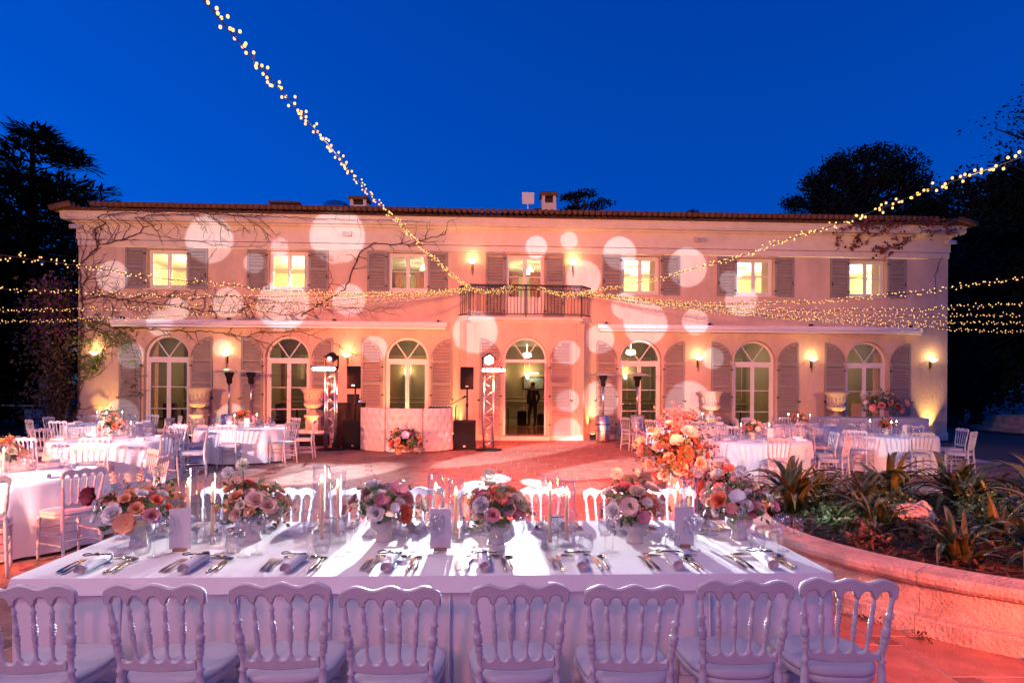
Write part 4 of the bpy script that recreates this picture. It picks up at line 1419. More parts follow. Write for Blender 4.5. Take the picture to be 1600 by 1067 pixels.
# ------------------------------------------------------------------ the man in the hall
def man():
    V = [(.015, 0, .95), (.01, 0, 1.12), (0, .01, 1.30), (-.005, .01, 1.43), (-.01, .0, 1.50), (-.02, -.015, 1.60), (-.025, -.015, 1.70),
         (.10, 0, .90), (.10, .0, .50), (.08, .03, .10), (.08, -.11, .05),
         (-.09, 0, .90), (-.13, -.07, .50), (-.15, -.03, .10), (-.19, -.15, .05),
         (.17, .01, 1.42), (.255, .06, 1.18), (.22, -.05, .98), (.165, -.07, .90),
         (-.17, .01, 1.42), (-.23, .07, 1.17), (-.205, -.06, .98), (-.165, -.07, .90)]
    Ed = [(0, 1), (1, 2), (2, 3), (3, 4), (4, 5), (5, 6), (0, 7), (7, 8), (8, 9), (9, 10), (0, 11), (11, 12), (12, 13), (13, 14), (3, 15), (15, 16), (16, 17), (17, 18), (3, 19), (19, 20), (20, 21), (21, 22)]
    Rr = [(.17, .12), (.155, .11), (.175, .125), (.13, .10), (.055, .058), (.072, .088), (.062, .075),
          (.095, .10), (.065, .068), (.048, .052), (.045, .04), (.095, .10), (.065, .068), (.048, .052), (.045, .04),
          (.075, .075), (.055, .058), (.045, .045), (.04, .04), (.075, .075), (.055, .058), (.045, .045), (.04, .04)]
    me = bpy.data.meshes.new('person')
    me.from_pydata(V, Ed, [])
    o = bpy.data.objects.new('person', me)
    C.objects.link(o)
    md = o.modifiers.new('skin', 'SKIN')
    for k, sv in enumerate(me.skin_vertices[0].data):
        sv.radius = Rr[k]
        sv.use_root = (k == 0)
    sb = o.modifiers.new('sub', 'SUBSURF')
    sb.levels = 2
    sb.render_levels = 2
    dg = bpy.context.evaluated_depsgraph_get()
    m2 = bpy.data.meshes.new_from_object(o.evaluated_get(dg))
    o.modifiers.clear()
    o.data = m2
    for m in (M['suit'], M['skin'], M['shirt'], M['black']):
        m2.materials.append(m)
    for p in m2.polygons:
        c = p.center
        p.use_smooth = True
        p.material_index = 1 if c.z > 1.47 else (3 if c.z < .085 else (2 if (abs(c.x) < .05 + .08 * (c.z - 1.0) and c.y < -.03 and c.z > 1.02) else 0))
    return o
mn = man()
tag(mn, 'man in a dark suit standing in the open doorway, hands in pockets, looking left', 'person')
mn.location = on_front(.62, .10, 4.6)
mn.rotation_euler = (0, 0, YAW - .55)
hr = MB().lathe([(.0, .118), (.055, .105), (.083, .07), (.090, .02), (.080, -.03), (.06, -.05)], 14).obj('hair', M['hair'], mn, loc=(-.012, .010, 1.67))
hr.scale = (.88, 1.05, 1)
fc = MB().tube([(-.015, -.105, 1.635), (-.016, -.128, 1.615), (-.015, -.105, 1.60)], [.008, .016, .012], 6)
fc.obj('nose', M['skin'], mn)
er = MB()
for s in (-1, 1):
    er.lathe([(0, -.028), (.014, -.015), (.016, .01), (0, .026)], 6, (-.014 + s * .076, .0, 1.635))
er.obj('ears', M['skin'], mn)
ey = MB()
for s in (-1, 1):
    ey.lathe([(0, -.007), (.009, 0), (0, .007)], 6, (-.014 + s * .032, -.092, 1.65))
ey.tube([(-.045, -.094, 1.572), (-.014, -.1, 1.57), (.018, -.094, 1.572)], .006, 5)
ey.obj('eyes_and_mouth', M['hair'], mn)
jk = MB()
jk.prism([(-.20, .94), (.20, .94), (.215, 1.12), (.19, 1.3), (.14, 1.42), (.05, 1.45), (.02, 1.1), (-.02, 1.1), (-.05, 1.45), (-.14, 1.42), (-.19, 1.3), (-.215, 1.12)], -.145, -.12)
jk.obj('jacket_front', M['suit'], mn, bevel=.01)
for k, (x, y, h, lab) in enumerate([(.2, 4.9, .62, 'dark suitcase standing behind the man in the hall'), (1.0, 5.0, .5, 'dark blue case on the hall floor right of the man')]):
    t = fthing('travel_case', lab, 'suitcase', x, y, .101)
    MB().box(-.18, .18, -.14, .14, .03, h).obj('shell', M['suit'] if k else M['black'], t, bevel=.03, seg=2)
    MB().tube([(-.08, .1, h), (-.08, .1, h + .12), (.08, .1, h + .12), (.08, .1, h)], .01, 6).obj('handle', M['alu'], t)
t = fthing('console_table', 'narrow dark console table with flowers at the left side of the hall', 'table', -.62, 4.6, .101)
MB().box(-.3, .3, -.2, .2, .72, .76).obj('table_top', M['darkwood'], t)
for sx in (-.26, .26):
    for sy in (-.16, .16):
        MB().tube([(sx, sy, 0), (sx, sy, .72)], .02, 6).obj('leg', M['darkwood'], t)

# ================================================================== CHAIRS
def turned(path, rings, n=10):
    """tube along a polyline with a radius given by (t, r) knots"""
    P = [Vector(p) for p in path]
    L = [0]
    for a, b in zip(P, P[1:]):
        L.append(L[-1] + (b - a).length)
    def pos(t):
        d = t * L[-1]
        for k in range(len(P) - 1):
            if d <= L[k + 1] or k == len(P) - 2:
                f = (d - L[k]) / (L[k + 1] - L[k])
                return P[k].lerp(P[k + 1], f)
    return MB().tube([pos(t) for t, r in rings], [r for t, r in rings], n)
def ringed(t0, t1, base, bulge, up=True):
    """a turned section: bead rings, a swelling and bead rings again"""
    k = []
    T = lambda f: t0 + (t1 - t0) * f
    for f, r in ((0, base), (.04, base * 1.75), (.08, base), (.25, base), (.30, base * 1.6), (.33, base * 1.05), (.36, bulge), (.44, bulge * 1.04), (.49, base * 1.05), (.51, base * 1.8), (.53, base * 1.05),
                 (.56, base * 1.8), (.58, base * 1.05), (.61, base * 1.8), (.63, base * 1.05), (.70, base * 1.35), (.80, base), (.84, base * 1.65), (.88, base), (1, base * .9)):
        k.append((T(f), r))
    return k
def make_chair():
    t = thing('chair', 'white', 'chair')
    # seat
    def seat_outline(s, o):
        pts = []
        for k in range(32):
            a = 2 * PI * k / 32
            c, sn = math.cos(a), math.sin(a)
            e = .62
            x = math.copysign(abs(c) ** e, c)
            y = math.copysign(abs(sn) ** e, sn)
            hw = .195 + .022 * y
            pts.append((x * (hw + o) * s, y * (.205 + o) * s + .005))
        return pts
    m = MB()
    v, f = [], []
    lv = [(0, .425, 1.), (0.004, .43, 1), (.004, .452, 1), (0, .457, 1.)]
    for o_, z, s in lv:
        v += [(x, y, z) for x, y in seat_outline(s, o_)]
    for j in range(len(lv) - 1):
        for k in range(32):
            f.append((j * 32 + k, j * 32 + (k + 1) % 32, (j + 1) * 32 + (k + 1) % 32, (j + 1) * 32 + k))
    f.append(tuple(range(31, -1, -1)))
    f.append(tuple(96 + k for k in range(32)))
    m.add(v, f, True).obj('seat_frame', M['chair'], t)
    m = MB()
    v, f = [], []
    lv = [(.001, .4575, 1.), (.007, .463, 1), (.008, .474, 1), (.004, .484, 1.), (-.01, .491, .97), (-.02, .495, .75), (-.02, .497, .3)]
    for o_, z, s in lv:
        v += [(x, y, z) for x, y in seat_outline(s, o_)]
    for j in range(len(lv) - 1):
        for k in range(32):
            f.append((j * 32 + k, j * 32 + (k + 1) % 32, (j + 1) * 32 + (k + 1) % 32, (j + 1) * 32 + k))
    f.append(tuple((len(lv) - 1) * 32 + k for k in range(32)))
    m.add(v, f, True).obj('seat_cushion', M['cushion'], t)
    YB = lambda z: -.19 if z < .5 else -.19 - .06 * (z - .5) / .4
    for s in (-1, 1):
        rg = [(0, .011), (.1, .0135), (.3, .0165), (.475, .0185), (.56, .0175)] + ringed(.60, .90, .0115, .0165) + [(.91, .0105), (1, .009)]
        turned([(s * .178, -.235, 0), (s * .165, -.192, .44), (s * .163, -.196, .56), (s * .190, YB(.86), .86)], rg).obj('rear_leg', M['chair'], t)
        turned([(s * .182, .175, .43), (s * .186, .19, 0)], [(0, .019), (.06, .019), (.10, .023), (.13, .017), (.2, .016), (.24, .021), (.28, .016), (.7, .0135), (.86, .012), (.9, .015), (.94, .011), (1, .010)]).obj('front_leg', M['chair'], t)
    for xb, xt in ((-.095, -.112), (-.032, -.038), (.032, .038), (.095, .112)):
        turned([(xb, YB(.57), .57), (xt, YB(.815), .825)], ringed(0, 1, .0075, .0115), 8).obj('spindle', M['chair'], t)
    # crest rail: wavy above, arcades below
    def zt(x):
        u = x / .208
        z = .893 + .009 * math.cos(u * 2 * PI * 1.5) + .004 * (1 - u * u)
        if abs(u) > .88:
            z -= .5 * (abs(u) - .88) ** 2 * 2.2
        return z
    N = 44
    up_ = [(-.208 + .416 * k / N, zt(-.208 + .416 * k / N)) for k in range(N + 1)]
    lowp = []
    xs = [-.190, -.112, -.038, .038, .112, .190]
    for a, b in zip(xs, xs[1:]):
        for k in range(9):
            f_ = k / 8
            x = a + .010 + (b - a - .020) * f_
            z = .812 + .036 * math.sqrt(max(0, 1 - (2 * f_ - 1) ** 2)) + .004
            lowp.append((x, z))
    poly = [(.205, .816)] + up_[::-1] + [(-.205, .816)] + lowp
    m = MB()
    n = len(poly)
    v = [(x, YB(z) - .013 + .06 * x * x, z) for x, z in poly] + [(x, YB(z) + .013 + .06 * x * x, z) for x, z in poly]
    m.add(v, [tuple(range(n)), tuple(range(2 * n - 1, n - 1, -1))] + [(i, i + n, (i + 1) % n + n, (i + 1) % n) for i in range(n)])
    m.obj('crest_rail', M['chair'], t, bevel=.005, seg=2, fix=True)
    xs = [-.157, -.095, -.032, .032, .095, .157]
    top_ = []
    for a, b in zip(xs, xs[1:]):
        for k in range(7):
            f_ = k / 6
            top_.append((a + .006 + (b - a - .012) * f_, .588 - .022 * math.sqrt(max(0, 1 - (2 * f_ - 1) ** 2))))
    bot = [(.157 - .314 * k / 8, .536 - .014 * (1 - (1 - k / 4) ** 2)) for k in range(9)]
    poly = top_ + bot
    m = MB()
    n = len(poly)
    v = [(x, YB(z) - .012, z) for x, z in poly] + [(x, YB(z) + .012, z) for x, z in poly]
    m.add(v, [tuple(range(n)), tuple(range(2 * n - 1, n - 1, -1))] + [(i, i + n, (i + 1) % n + n, (i + 1) % n) for i in range(n)])
    m.obj('back_rail', M['chair'], t, bevel=.004, seg=2, fix=True)
    for s in (-1, 1):
        for z in (.17, .27):
            MB().tube([(s * .184, .185, z), (s * .176, 0, z), (s * .172, -.215, z)], [.008, .0105, .008], 8).obj('stretcher', M['chair'], t)
    for (y, z) in ((.183, .22), (.181, .31), (-.213, .22)):
        MB().tube([(-.18, y, z), (0, y, z), (.18, y, z)], [.008, .0105, .008], 8).obj('stretcher', M['chair'], t)
    return t
chair0 = make_chair()
chair_used = [False]
rc = random.Random(77)
def chair(x, y, rz, label, group):
    if not chair_used[0]:
        chair_used[0] = True
        chair0.location = (x, y, 0)
        chair0.rotation_euler = (0, 0, rz)
        chair0['label'], chair0['group'] = label, group
        return chair0
    return copy_tree(chair0, (x, y, 0), rz, label, group)
TC = Vector((-.42, 3.91, 0))
TY = R(2.8)
TL, TD = 2.08, .65
def LT(x, y, z=.0):
    """long-table frame to the terrace"""
    return TC + Matrix.Rotation(TY, 3, 'Z') @ Vector((x, y, z))
ORD = ['leftmost', 'second from the left', 'third from the left', 'fourth from the left', 'fifth from the left', 'third from the right', 'second from the right', 'rightmost']
NEAR = [(-2.0, 2.83, .05), (-1.46, 2.86, -.03), (-.97, 2.89, .025), (-.5, 2.85, -.01), (.02, 2.90, .03), (.51, 2.89, -.045), (1.0, 2.97, -.05), (1.47, 3.0, -.10)]
for k, (x, y, a) in enumerate(NEAR):
    chair(x, y, TY + a, 'white spindle-back chair in the near row of the long table, ' + ORD[k], 'chairs on the near side of the long table')
for k in range(8):
    p = LT(-1.78 + .51 * k, TD + .34 + rc.uniform(-.05, .05))
    chair(p.x, p.y, TY + PI + rc.uniform(-.08, .08), 'white spindle-back chair in the far row of the long table, ' + ORD[k], 'chairs on the far side of the long table')

# ================================================================== TABLES
lt = thing('long_table', 'long rectangular dining table under a white cloth in the foreground', 'table', TC, TY)
# cloth: top sheet, hanging sides with soft folds
def hang(mb, pts, z_top, z_bot, amp, seed, rows=7, topper=False):
    """a hanging strip along a closed outline"""
    q = random.Random(seed)
    n = len(pts)
    ph = [q.uniform(0, 6.28) for _ in range(6)]
    v, f = [], []
    cx_ = sum(p[0] for p in pts) / n
    cy_ = sum(p[1] for p in pts) / n
    per = [0]
    for k in range(n):
        a, b = pts[k], pts[(k + 1) % n]
        per.append(per[-1] + math.dist(a, b))
    for r in range(rows + 1):
        fz = r / rows
        z = z_top + (z_bot - z_top) * fz
        for k, p in enumerate(pts):
            a, b = pts[k - 1], pts[(k + 1) % n]
            nx, ny = b[1] - a[1], -(b[0] - a[0])
            L = math.hypot(nx, ny) or 1
            s = per[k]
            d = amp * fz * (.5 * math.sin(s * 7 + ph[0]) + .35 * math.sin(s * 13 + ph[1]) + .25 * math.sin(s * 23 + ph[2])) + .025 * fz
            v.append((p[0] + nx / L * d, p[1] + ny / L * d, z))
    for r in range(rows):
        for k in range(n):
            f.append((r * n + k, (r + 1) * n + k, (r + 1) * n + (k + 1) % n, r * n + (k + 1) % n))
    mb.add(v, f, True)
def rrect(hx, hy, r, step=.03):
    pts = []
    for (sx, sy, a0) in ((1, 1, 0), (-1, 1, PI / 2), (-1, -1, PI), (1, -1, 3 * PI / 2)):
        for k in range(5):
            a = a0 + PI / 2 * k / 4
            pts.append((sx * (hx - r) + r * math.cos(a), sy * (hy - r) + r * math.sin(a)))
    out = []
    for a, b in zip(pts, pts[1:] + pts[:1]):
        n = max(1, int(math.dist(a, b) / step))
        for k in range(n):
            out.append((a[0] + (b[0] - a[0]) * k / n, a[1] + (b[1] - a[1]) * k / n))
    return out
m = MB()
ou = rrect(TL, TD, .012)
m.add([(x, y, .75) for x, y in ou], [tuple(range(len(ou)))])
hang(m, ou, .75, .02, .045, 5, 14)
m.obj('tablecloth', M['cloth'], lt)
m = MB()
ou2 = rrect(TL + .006, TD + .006, .014)
m.add([(x, y, .7535) for x, y in ou2], [tuple(range(len(ou2)))])
hang(m, ou2, .7535, .675, .004, 9, 3)
m.obj('cloth_topper', M['cloth2'], lt)
# pressed creases standing a little proud on the near drop
cz = MB()
for x in (-1.55, -.98, -.52, .08, .40, .98, 1.42):
    cz.add([(x - .007, -TD - .016, .67), (x, -TD - .023, .67), (x + .007, -TD - .016, .67), (x - .007, -TD - .045, .05), (x, -TD - .056, .05), (x + .007, -TD - .045, .05)], [(0, 3, 4, 1), (1, 4, 5, 2)])
cz.obj('cloth_creases', M['cloth'], lt)
MB().box(-TL + .02, TL - .02, -TD + .02, TD - .02, .70, .745).obj('table_top', M['wood'], lt)
for sx in (-1.9, 1.9):
    for sy in (-.5, .5):
        MB().box(sx - .03, sx + .03, sy - .03, sy + .03, 0, .7).obj('leg', M['black'], lt)

def round_cloth(r, seed):
    q = random.Random(seed)
    m = MB()
    n = 168
    ph = [q.uniform(0, 6.28) for _ in range(4)]
    prof = [(0, .75, 0), (.7, .7502, 0), (.97, .75, 0), (1., .742, 0), (1.012, .70, .1), (1.02, .55, .45), (1.035, .35, .75), (1.05, .15, .95), (1.055, .03, 1)]
    v, f = [], []
    for (rr, z, am) in prof:
        for k in range(n):
            a = 2 * PI * k / n
            d = am * .028 * (math.sin(a * 14 + ph[0]) + .6 * math.sin(a * 23 + ph[1]) + .4 * math.sin(a * 9 + ph[2]))
            v.append((math.cos(a) * (rr * r + d), math.sin(a) * (rr * r + d), z))
    for j in range(len(prof) - 1):
        for k in range(n):
            f.append((j * n + k, j * n + (k + 1) % n, (j + 1) * n + (k + 1) % n, (j + 1) * n + k))
    m.add(v, f, True)
    return m
SIDES = {0: 'right-hand side', 45: 'far right side', 90: 'far side', 135: 'far left side', 180: 'left-hand side', -135: 'near left side', -90: 'near side', -45: 'near right side', -180: 'left-hand side'}
RT = [(-6.1, 14.5, .98, 'the round table by the left light tower', [-116, -78, -28, 12, 62, 108, 152, -160]),
      (-6.95, 11.1, .92, 'the middle left round table', [-142, -104, -66, -24, 28, 74, 120, 166]),
      (-9.7, 15.4, .95, 'the back left round table', [-130, -95, -50, -5, 40, 85, 130, 175]),
      (-5.45, 6.85, .95, 'the front left round table', [-98, -57, -27, 16, 52, 92, 134, 178]),
      (4.55, 12.1, 1.02, 'the round table behind the big bouquet', [-96, -38, 2, 44, 86, 130, 172, -142]),
      (4.75, 17.0, .95, 'the round table before the patio heaters', [-100, -40, 5, 50, 95, 140, 185, -145]),
      (7.4, 16.5, .95, 'the round table before the rightmost urn', [-110, -60, -10, 35, 80, 125, 170, -155]),
      (7.95, 13.6, .94, 'the rightmost round table', [-97, -50, -8, 38, 82, 128, 172, -140])]
TABLES = []
PLACES = []
for k, (x, y, r, where, angs) in enumerate(RT):
    t = thing('round_table', 'white-clothed ' + where[4:], 'table', (x, y, 0), 0, 'round dinner tables')
    round_cloth(r, k).obj('tablecloth', M['cloth'], t)
    MB().lathe([(0, .70), (r - .03, .70), (r - .03, .738), (0, .739)], 32).obj('table_top', M['wood'], t)
    MB().lathe([(.3, 0), (.3, .04), (.06, .08), (.06, .7)], 16).obj('pedestal', M['black'], t)
    TABLES.append((x, y, r, where))
    used = {}
    PLACES.append([])
    for a in angs:
        aa = (a + 180) % 360 - 180
        key = int(round(aa / 45.) * 45)
        nm = SIDES[key]
        used[nm] = used.get(nm, 0) + 1
        if used[nm] > 1:
            nm = 'second ' + nm
        PLACES[-1].append(nm)
        rr = r + .34 + rc.uniform(-.04, .06)
        px, py = x + rr * math.cos(R(a)), y + rr * math.sin(R(a))
        chair(px, py, R(a) + PI / 2 + rc.uniform(-.12, .12), 'white spindle-back chair, ' + nm + ' of ' + where, 'chairs around the round tables')
chair(3.25, 17.35, -PI / 2 + .5, 'white spindle-back chair standing apart before the heater near the fifth arched door', 'chairs around the round tables')
# buffet at the right
bf = thing('buffet_table', 'rectangular table under a grey-blue cloth before the rightmost arched door', 'table', (10.65, 19.1, 0), .05)
m = MB()
ou = rrect(1.55, .45, .02)
m.add([(x, y, .86) for x, y in ou], [tuple(range(len(ou)))])
hang(m, ou, .86, .02, .03, 12, 6)
m.obj('tablecloth', M['bluecloth'], bf)
MB().box(-1.5, 1.5, -.42, .42, .81, .85).obj('table_top', M['wood'], bf)
fr = thing('wooden_frame', 'small upright wooden frame on the blue-clothed table', 'frame', (10.2, 18.95, .861), .2)
MB().box(-.17, .17, -.012, .012, .02, .42).obj('board', M['wood'], fr, bevel=.006)
MB().bar((0, .012, .3), (0, .16, .0), .05, .012).obj('strut', M['wood'], fr)

# ================================================================== TABLEWARE
def lathe_me(name, prof, n, m):
    return MB().lathe(prof, n).mesh(name, m)
WG = lathe_me('wine_glass', [(0, .002), (.036, .002), (.036, .005), (.010, .011), (.0045, .02), (.004, .095), (.010, .105), (.030, .118), (.042, .145), (.043, .165), (.036, .215), (.0345, .215), (.0415, .165), (.0405, .146), (.029, .121), (.0, .110)], 20, M['glass'])
TG = lathe_me('tumbler', [(0, .002), (.026, .002), (.034, .006), (.045, .035), (.046, .055), (.037, .105), (.0355, .105), (.0445, .055), (.0435, .036), (.033, .012), (0, .010)], 20, M['glass'])
FLT = lathe_me('champagne_flute', [(0, .002), (.032, .002), (.032, .005), (.008, .01), (.0045, .02), (.004, .09), (.014, .105), (.026, .16), (.027, .20), (.023, .245), (.022, .245), (.0258, .20), (.0248, .16), (0, .112)], 18, M['glass'])
def fork_me():
    m = MB()
    z = lambda y: .004 + .012 * math.sin(min(1, max(0, y / .2)) * PI) * .6
    def strip(pts, w):
        for (a, b), (wa, wb) in zip(zip(pts, pts[1:]), zip(w, w[1:])):
            m.add([(a[0] - wa, a[1], z(a[1])), (a[0] + wa, a[1], z(a[1])), (b[0] + wb, b[1], z(b[1])), (b[0] - wb, b[1], z(b[1])),
                   (a[0] - wa, a[1], z(a[1]) + .003), (a[0] + wa, a[1], z(a[1]) + .003), (b[0] + wb, b[1], z(b[1]) + .003), (b[0] - wb, b[1], z(b[1]) + .003)],
                  [(3, 2, 1, 0), (4, 5, 6, 7), (0, 1, 5, 4), (2, 3, 7, 6), (1, 2, 6, 5), (3, 0, 4, 7)])
    strip([(0, 0), (0, .03), (0, .09), (0, .125), (0, .145), (0, .16)], [.008, .0085, .004, .004, .010, .0125])
    for k in range(4):
        xx = -.0105 + k * .007
        strip([(xx, .16), (xx, .19), (xx, .205)], [.002, .0019, .001])
    return m.mesh('fork', M['silver'])
def spoon_me():
    m = MB()
    pts = [(0, 0, .008), (.03, .008, .008), (.1, .0035, .003), (.135, .004, .004)]
    P = [(0, y, .006) for y in (0, .03, .09, .135)]
    m.tube(P, [.006, .0065, .0035, .004], 6)
    v, f = [], []
    n = 14
    for j, s in enumerate((0., .5, .85, 1.)):
        for k in range(n):
            a = 2 * PI * k / n
            v.append((.020 * s * math.cos(a), .165 + .032 * s * math.sin(a), .003 + .010 * s * s))
    for j in range(3):
        for k in range(n):
            f.append((j * n + k, j * n + (k + 1) % n, (j + 1) * n + (k + 1) % n, (j + 1) * n + k))
    m.add(v, f, True)
    return m.mesh('spoon', M['silver'])
def knife_me():
    m = MB()
    m.tube([(0, 0, .006), (0, .04, .006), (0, .095, .006)], [.0065, .007, .005], 6)
    m.prism([(-.008, .095), (.007, .095), (.009, .13), (.008, .18), (.0, .205), (-.008, .19)], .004, .0065, 'xy')
    return m.mesh('knife', M['silver'])
FK, SP, KN = fork_me(), spoon_me(), knife_me()
def napkin_me():
    m = MB()
    r = .028
    pts = []
    n = 40
    for k in range(n + 1):   # spiral section
        a = 2 * PI * 2.6 * k / n
        rr = .006 + (r - .006) * k / n
        pts.append((rr * math.cos(a), r + rr * math.sin(a)))
    v = [(x, y, z) for (x, z) in pts for y in (0, .19)]
    m.add(v, [(2 * k, 2 * k + 1, 2 * k + 3, 2 * k + 2) for k in range(n)], True)
    v = [(x * .93, y, r + (z - r) * .93) for (x, z) in pts[24:] for y in (.003, .187)]
    m.add([(r * .9 * math.cos(2 * PI * k / 16), .012, r + r * .9 * math.sin(2 * PI * k / 16)) for k in range(16)], [tuple(range(16))])
    m.add([(r * .9 * math.cos(2 * PI * k / 16), .178, r + r * .9 * math.sin(2 * PI * k / 16)) for k in range(16)], [tuple(range(16))])
    return m.mesh('napkin', M['napkin'])
NP = napkin_me()
def script(word, w):
    """a word as one joined-up wire of loops"""
    m = MB()
    P = []
    x = 0.
    for k, ch in enumerate(word):
        if k == 0:
            for a in range(11):
                t = PI * .35 + a / 10 * PI * 1.45
                P.append((x + .014 + .013 * math.cos(t), .012 + .015 * math.sin(t)))
            x += .024
        elif ch in 'lhtdbk':
            P += [(x + .002, .002), (x + .008, .018), (x + .009, .030), (x + .005, .032), (x + .003, .018), (x + .006, .002)]
            x += .010
        elif ch in 'jgpy':
            P += [(x + .003, .010), (x + .006, -.004), (x + .003, -.016), (x - .001, -.012), (x + .006, .003)]
            x += .011
        elif ch in 'nmu':
            P += [(x, .001), (x + .003, .012), (x + .006, .010), (x + .007, .001), (x + .010, .012), (x + .013, .001)]
            x += .015
        else:
            P += [(x + .001, .002), (x + .007, .008), (x + .006, .013), (x + .002, .011), (x + .003, .003), (x + .009, .001)]
            x += .011
    s = w / x
    pts = [((a - x / 2) * s, b * s, .003) for a, b in P]
    m.tube(pts, .0034, 5)
    return m.mesh('name_tag', M['black_name'])
def dist_label(kind, k, side):
    return ORD[k]
NAMES = ['Johanna', 'Camille', 'Florian', 'Elisa', 'Emeline', 'Christian', 'Laurence', 'Julie']
FARN = ['Thomas', 'Pauline', 'Hugo', 'Manon', 'Marie', 'Lucas', 'Sophie', 'Nicolas']
ZT = .7545
rt = random.Random(5)
for side in (0, 1):
    for k in range(8):
        x = -1.77 + .507 * k
        base = LT(x, -TD, ZT) if side == 0 else LT(x, TD, ZT)
        rz = TY if side == 0 else TY + PI
        Rm = Matrix.Rotation(rz, 3, 'Z')
        sd = 'near' if side == 0 else 'far'
        od = ORD[k]
        def lay(me, name, lx, ly, lz=0, a=0, label='', cat='', group='', scale=None):
            o = put(me, name, None, base + Rm @ Vector((lx, ly, lz)), rz + a, scale=scale)
            return tag(o, label, cat, group)
        tw = rt.uniform(-.12, .12)
        lay(NP, 'napkin', .0, .03, 0, tw, f'rolled white napkin, {od}, {sd} side of the long table', 'napkin', 'rolled napkins on the long table', (1.15, 1.4, 1.1))
        nm = script(NAMES[k] if side == 0 else FARN[k], .14)
        o = lay(nm, 'name_tag', -.005, .18, .0635, tw + rt.uniform(-.1, .25), f'black script name on the napkin {od}, {sd} side of the long table', 'name tag', 'script name tags')
        for j, (lx, ly) in enumerate(((-.135, .07), (-.10, .05))):
            lay(FK, 'fork', lx, ly, 0, rt.uniform(-.06, .06), f'{"outer" if j == 0 else "inner"} fork of the place {od}, {sd} side of the long table', 'fork', 'forks on the long table', 1.22)
        lay(KN, 'knife', .105, .05, 0, rt.uniform(-.06, .06), f'knife of the place {od}, {sd} side of the long table', 'knife', 'knives on the long table', 1.25)
        lay(SP, 'spoon', .14, .07, 0, rt.uniform(-.06, .06), f'spoon of the place {od}, {sd} side of the long table', 'spoon', 'spoons on the long table', 1.25)
        lay(SP, 'dessert_spoon', -.10, .335, 0, -PI / 2 + rt.uniform(-.1, .1), f'dessert spoon of the place {od}, {sd} side of the long table', 'spoon', 'dessert spoons on the long table')
        lay(FK, 'dessert_fork', .10, .36, 0, PI / 2 + rt.uniform(-.1, .1), f'dessert fork of the place {od}, {sd} side of the long table', 'fork', 'dessert forks on the long table')
        lay(TG, 'tumbler', .09 + rt.uniform(-.01, .01), .43, 0, 0, f'stemless glass of the place {od}, {sd} side of the long table', 'glass', 'water glasses on the long table')
        lay(WG, 'wine_glass', .18 + rt.uniform(-.015, .015), .37 + rt.uniform(-.02, .02), 0, 0, f'wine glass of the place {od}, {sd} side of the long table', 'glass', 'wine glasses on the long table')
        lay(WG, 'wine_glass', .235 + rt.uniform(-.01, .01), .45 + rt.uniform(-.02, .02), 0, 0, f'rear wine glass of the place {od}, {sd} side of the long table', 'glass', 'rear wine glasses on the long table')
        lay(FLT, 'champagne_flute', .0 + rt.uniform(-.015, .015), .45, 0, 0, f'champagne flute of the place {od}, {sd} side of the long table', 'glass', 'flutes on the long table')
for k, (lx, ly) in enumerate(((-1.38, .02), (-.35, .1), (.62, -.05))):
    o = put(lathe_me('salt_shaker', [(0, 0), (.014, 0), (.016, .004), (.014, .03), (.010, .034), (.010, .042), (0, .045)], 12, M['steel']), 'salt_shaker', None, LT(lx, ly, ZT))
    tag(o, ['small steel salt shaker beside the second bouquet of the long table', 'small steel salt shaker near the middle of the long table', 'small steel salt shaker near the fifth bouquet of the long table'][k], 'shaker', 'salt shakers')

# candles
def candle(p, h, lab, group='taper candles'):
    t = thing('taper_candle', lab, 'candle', p, 0, group)
    MB().lathe([(0, 0), (.026, 0), (.024, .012), (.014, .03), (.013, .04), (0, .04)], 12).obj('holder', M['glass'], t)
    MB().tube([(0, 0, .03), (0, 0, h * .6), (0, 0, h)], [.0115, .0105, .009], 10).obj('wax', M['wax'], t)
    MB().tube([(0, 0, h), (0, 0, h + .008)], .0015, 5).obj('wick', M['black'], t)
    MB().lathe([(0, .004), (.006, .012), (.0075, .020), (.0055, .034), (.002, .046), (0, .05)], 10, (0, 0, h)).obj('flame', M['flame'], t)
    return t
def cylinder(p, r, h, lab, group='glass candle cylinders'):
    o = MB().lathe([(0, .001), (r, .001), (r, h), (r - .003, h), (r - .003, .008), (0, .008)], 28).obj('glass_cylinder', M['cyl'], None, loc=p)
    return tag(o, lab, 'candle glass', group)
CG = [(-1.47, .06, .115, .30, 'behind the leftmost card'), (-.68, .0, .08, .33, 'between the second and third bouquets'), (.02, .02, .12, .28, 'behind the middle card'), (.70, -.10, .11, .30, 'between the fourth and fifth bouquets'), (1.52, .08, .10, .27, 'behind the rightmost card')]
for (x, y, dx, h, where) in CG:
    for j, s in enumerate((-1, 1)):
        p = LT(x + s * dx / 2, y + s * .035, ZT)
        hh = h + (0 if j else .04)
        w2 = ('left' if j == 0 else 'right')
        cylinder(p, .053, hh + .11, f'{w2} glass candle cylinder {where} on the long table')
        candle(p + Vector((0, 0, .009)), hh, f'{w2} lit taper candle {where} on the long table')
for (x, y, where) in ((-1.50, -.14, 'leftmost of the three on the long table'), (.0, -.16, 'middle one of the three on the long table'), (1.46, -.12, 'rightmost of the three on the long table')):
    t = thing('menu_card', 'upright blank pale card, ' + where, 'card', LT(x, y, ZT), TY + .05, 'upright cards on the long table')
    MB().box(-.06, .06, -.0015, .0015, .01, .245).obj('card', M['card'], t)
    MB().box(-.038, .038, -.014, .014, 0, .018).obj('holder', M['wood'], t, bevel=.002)

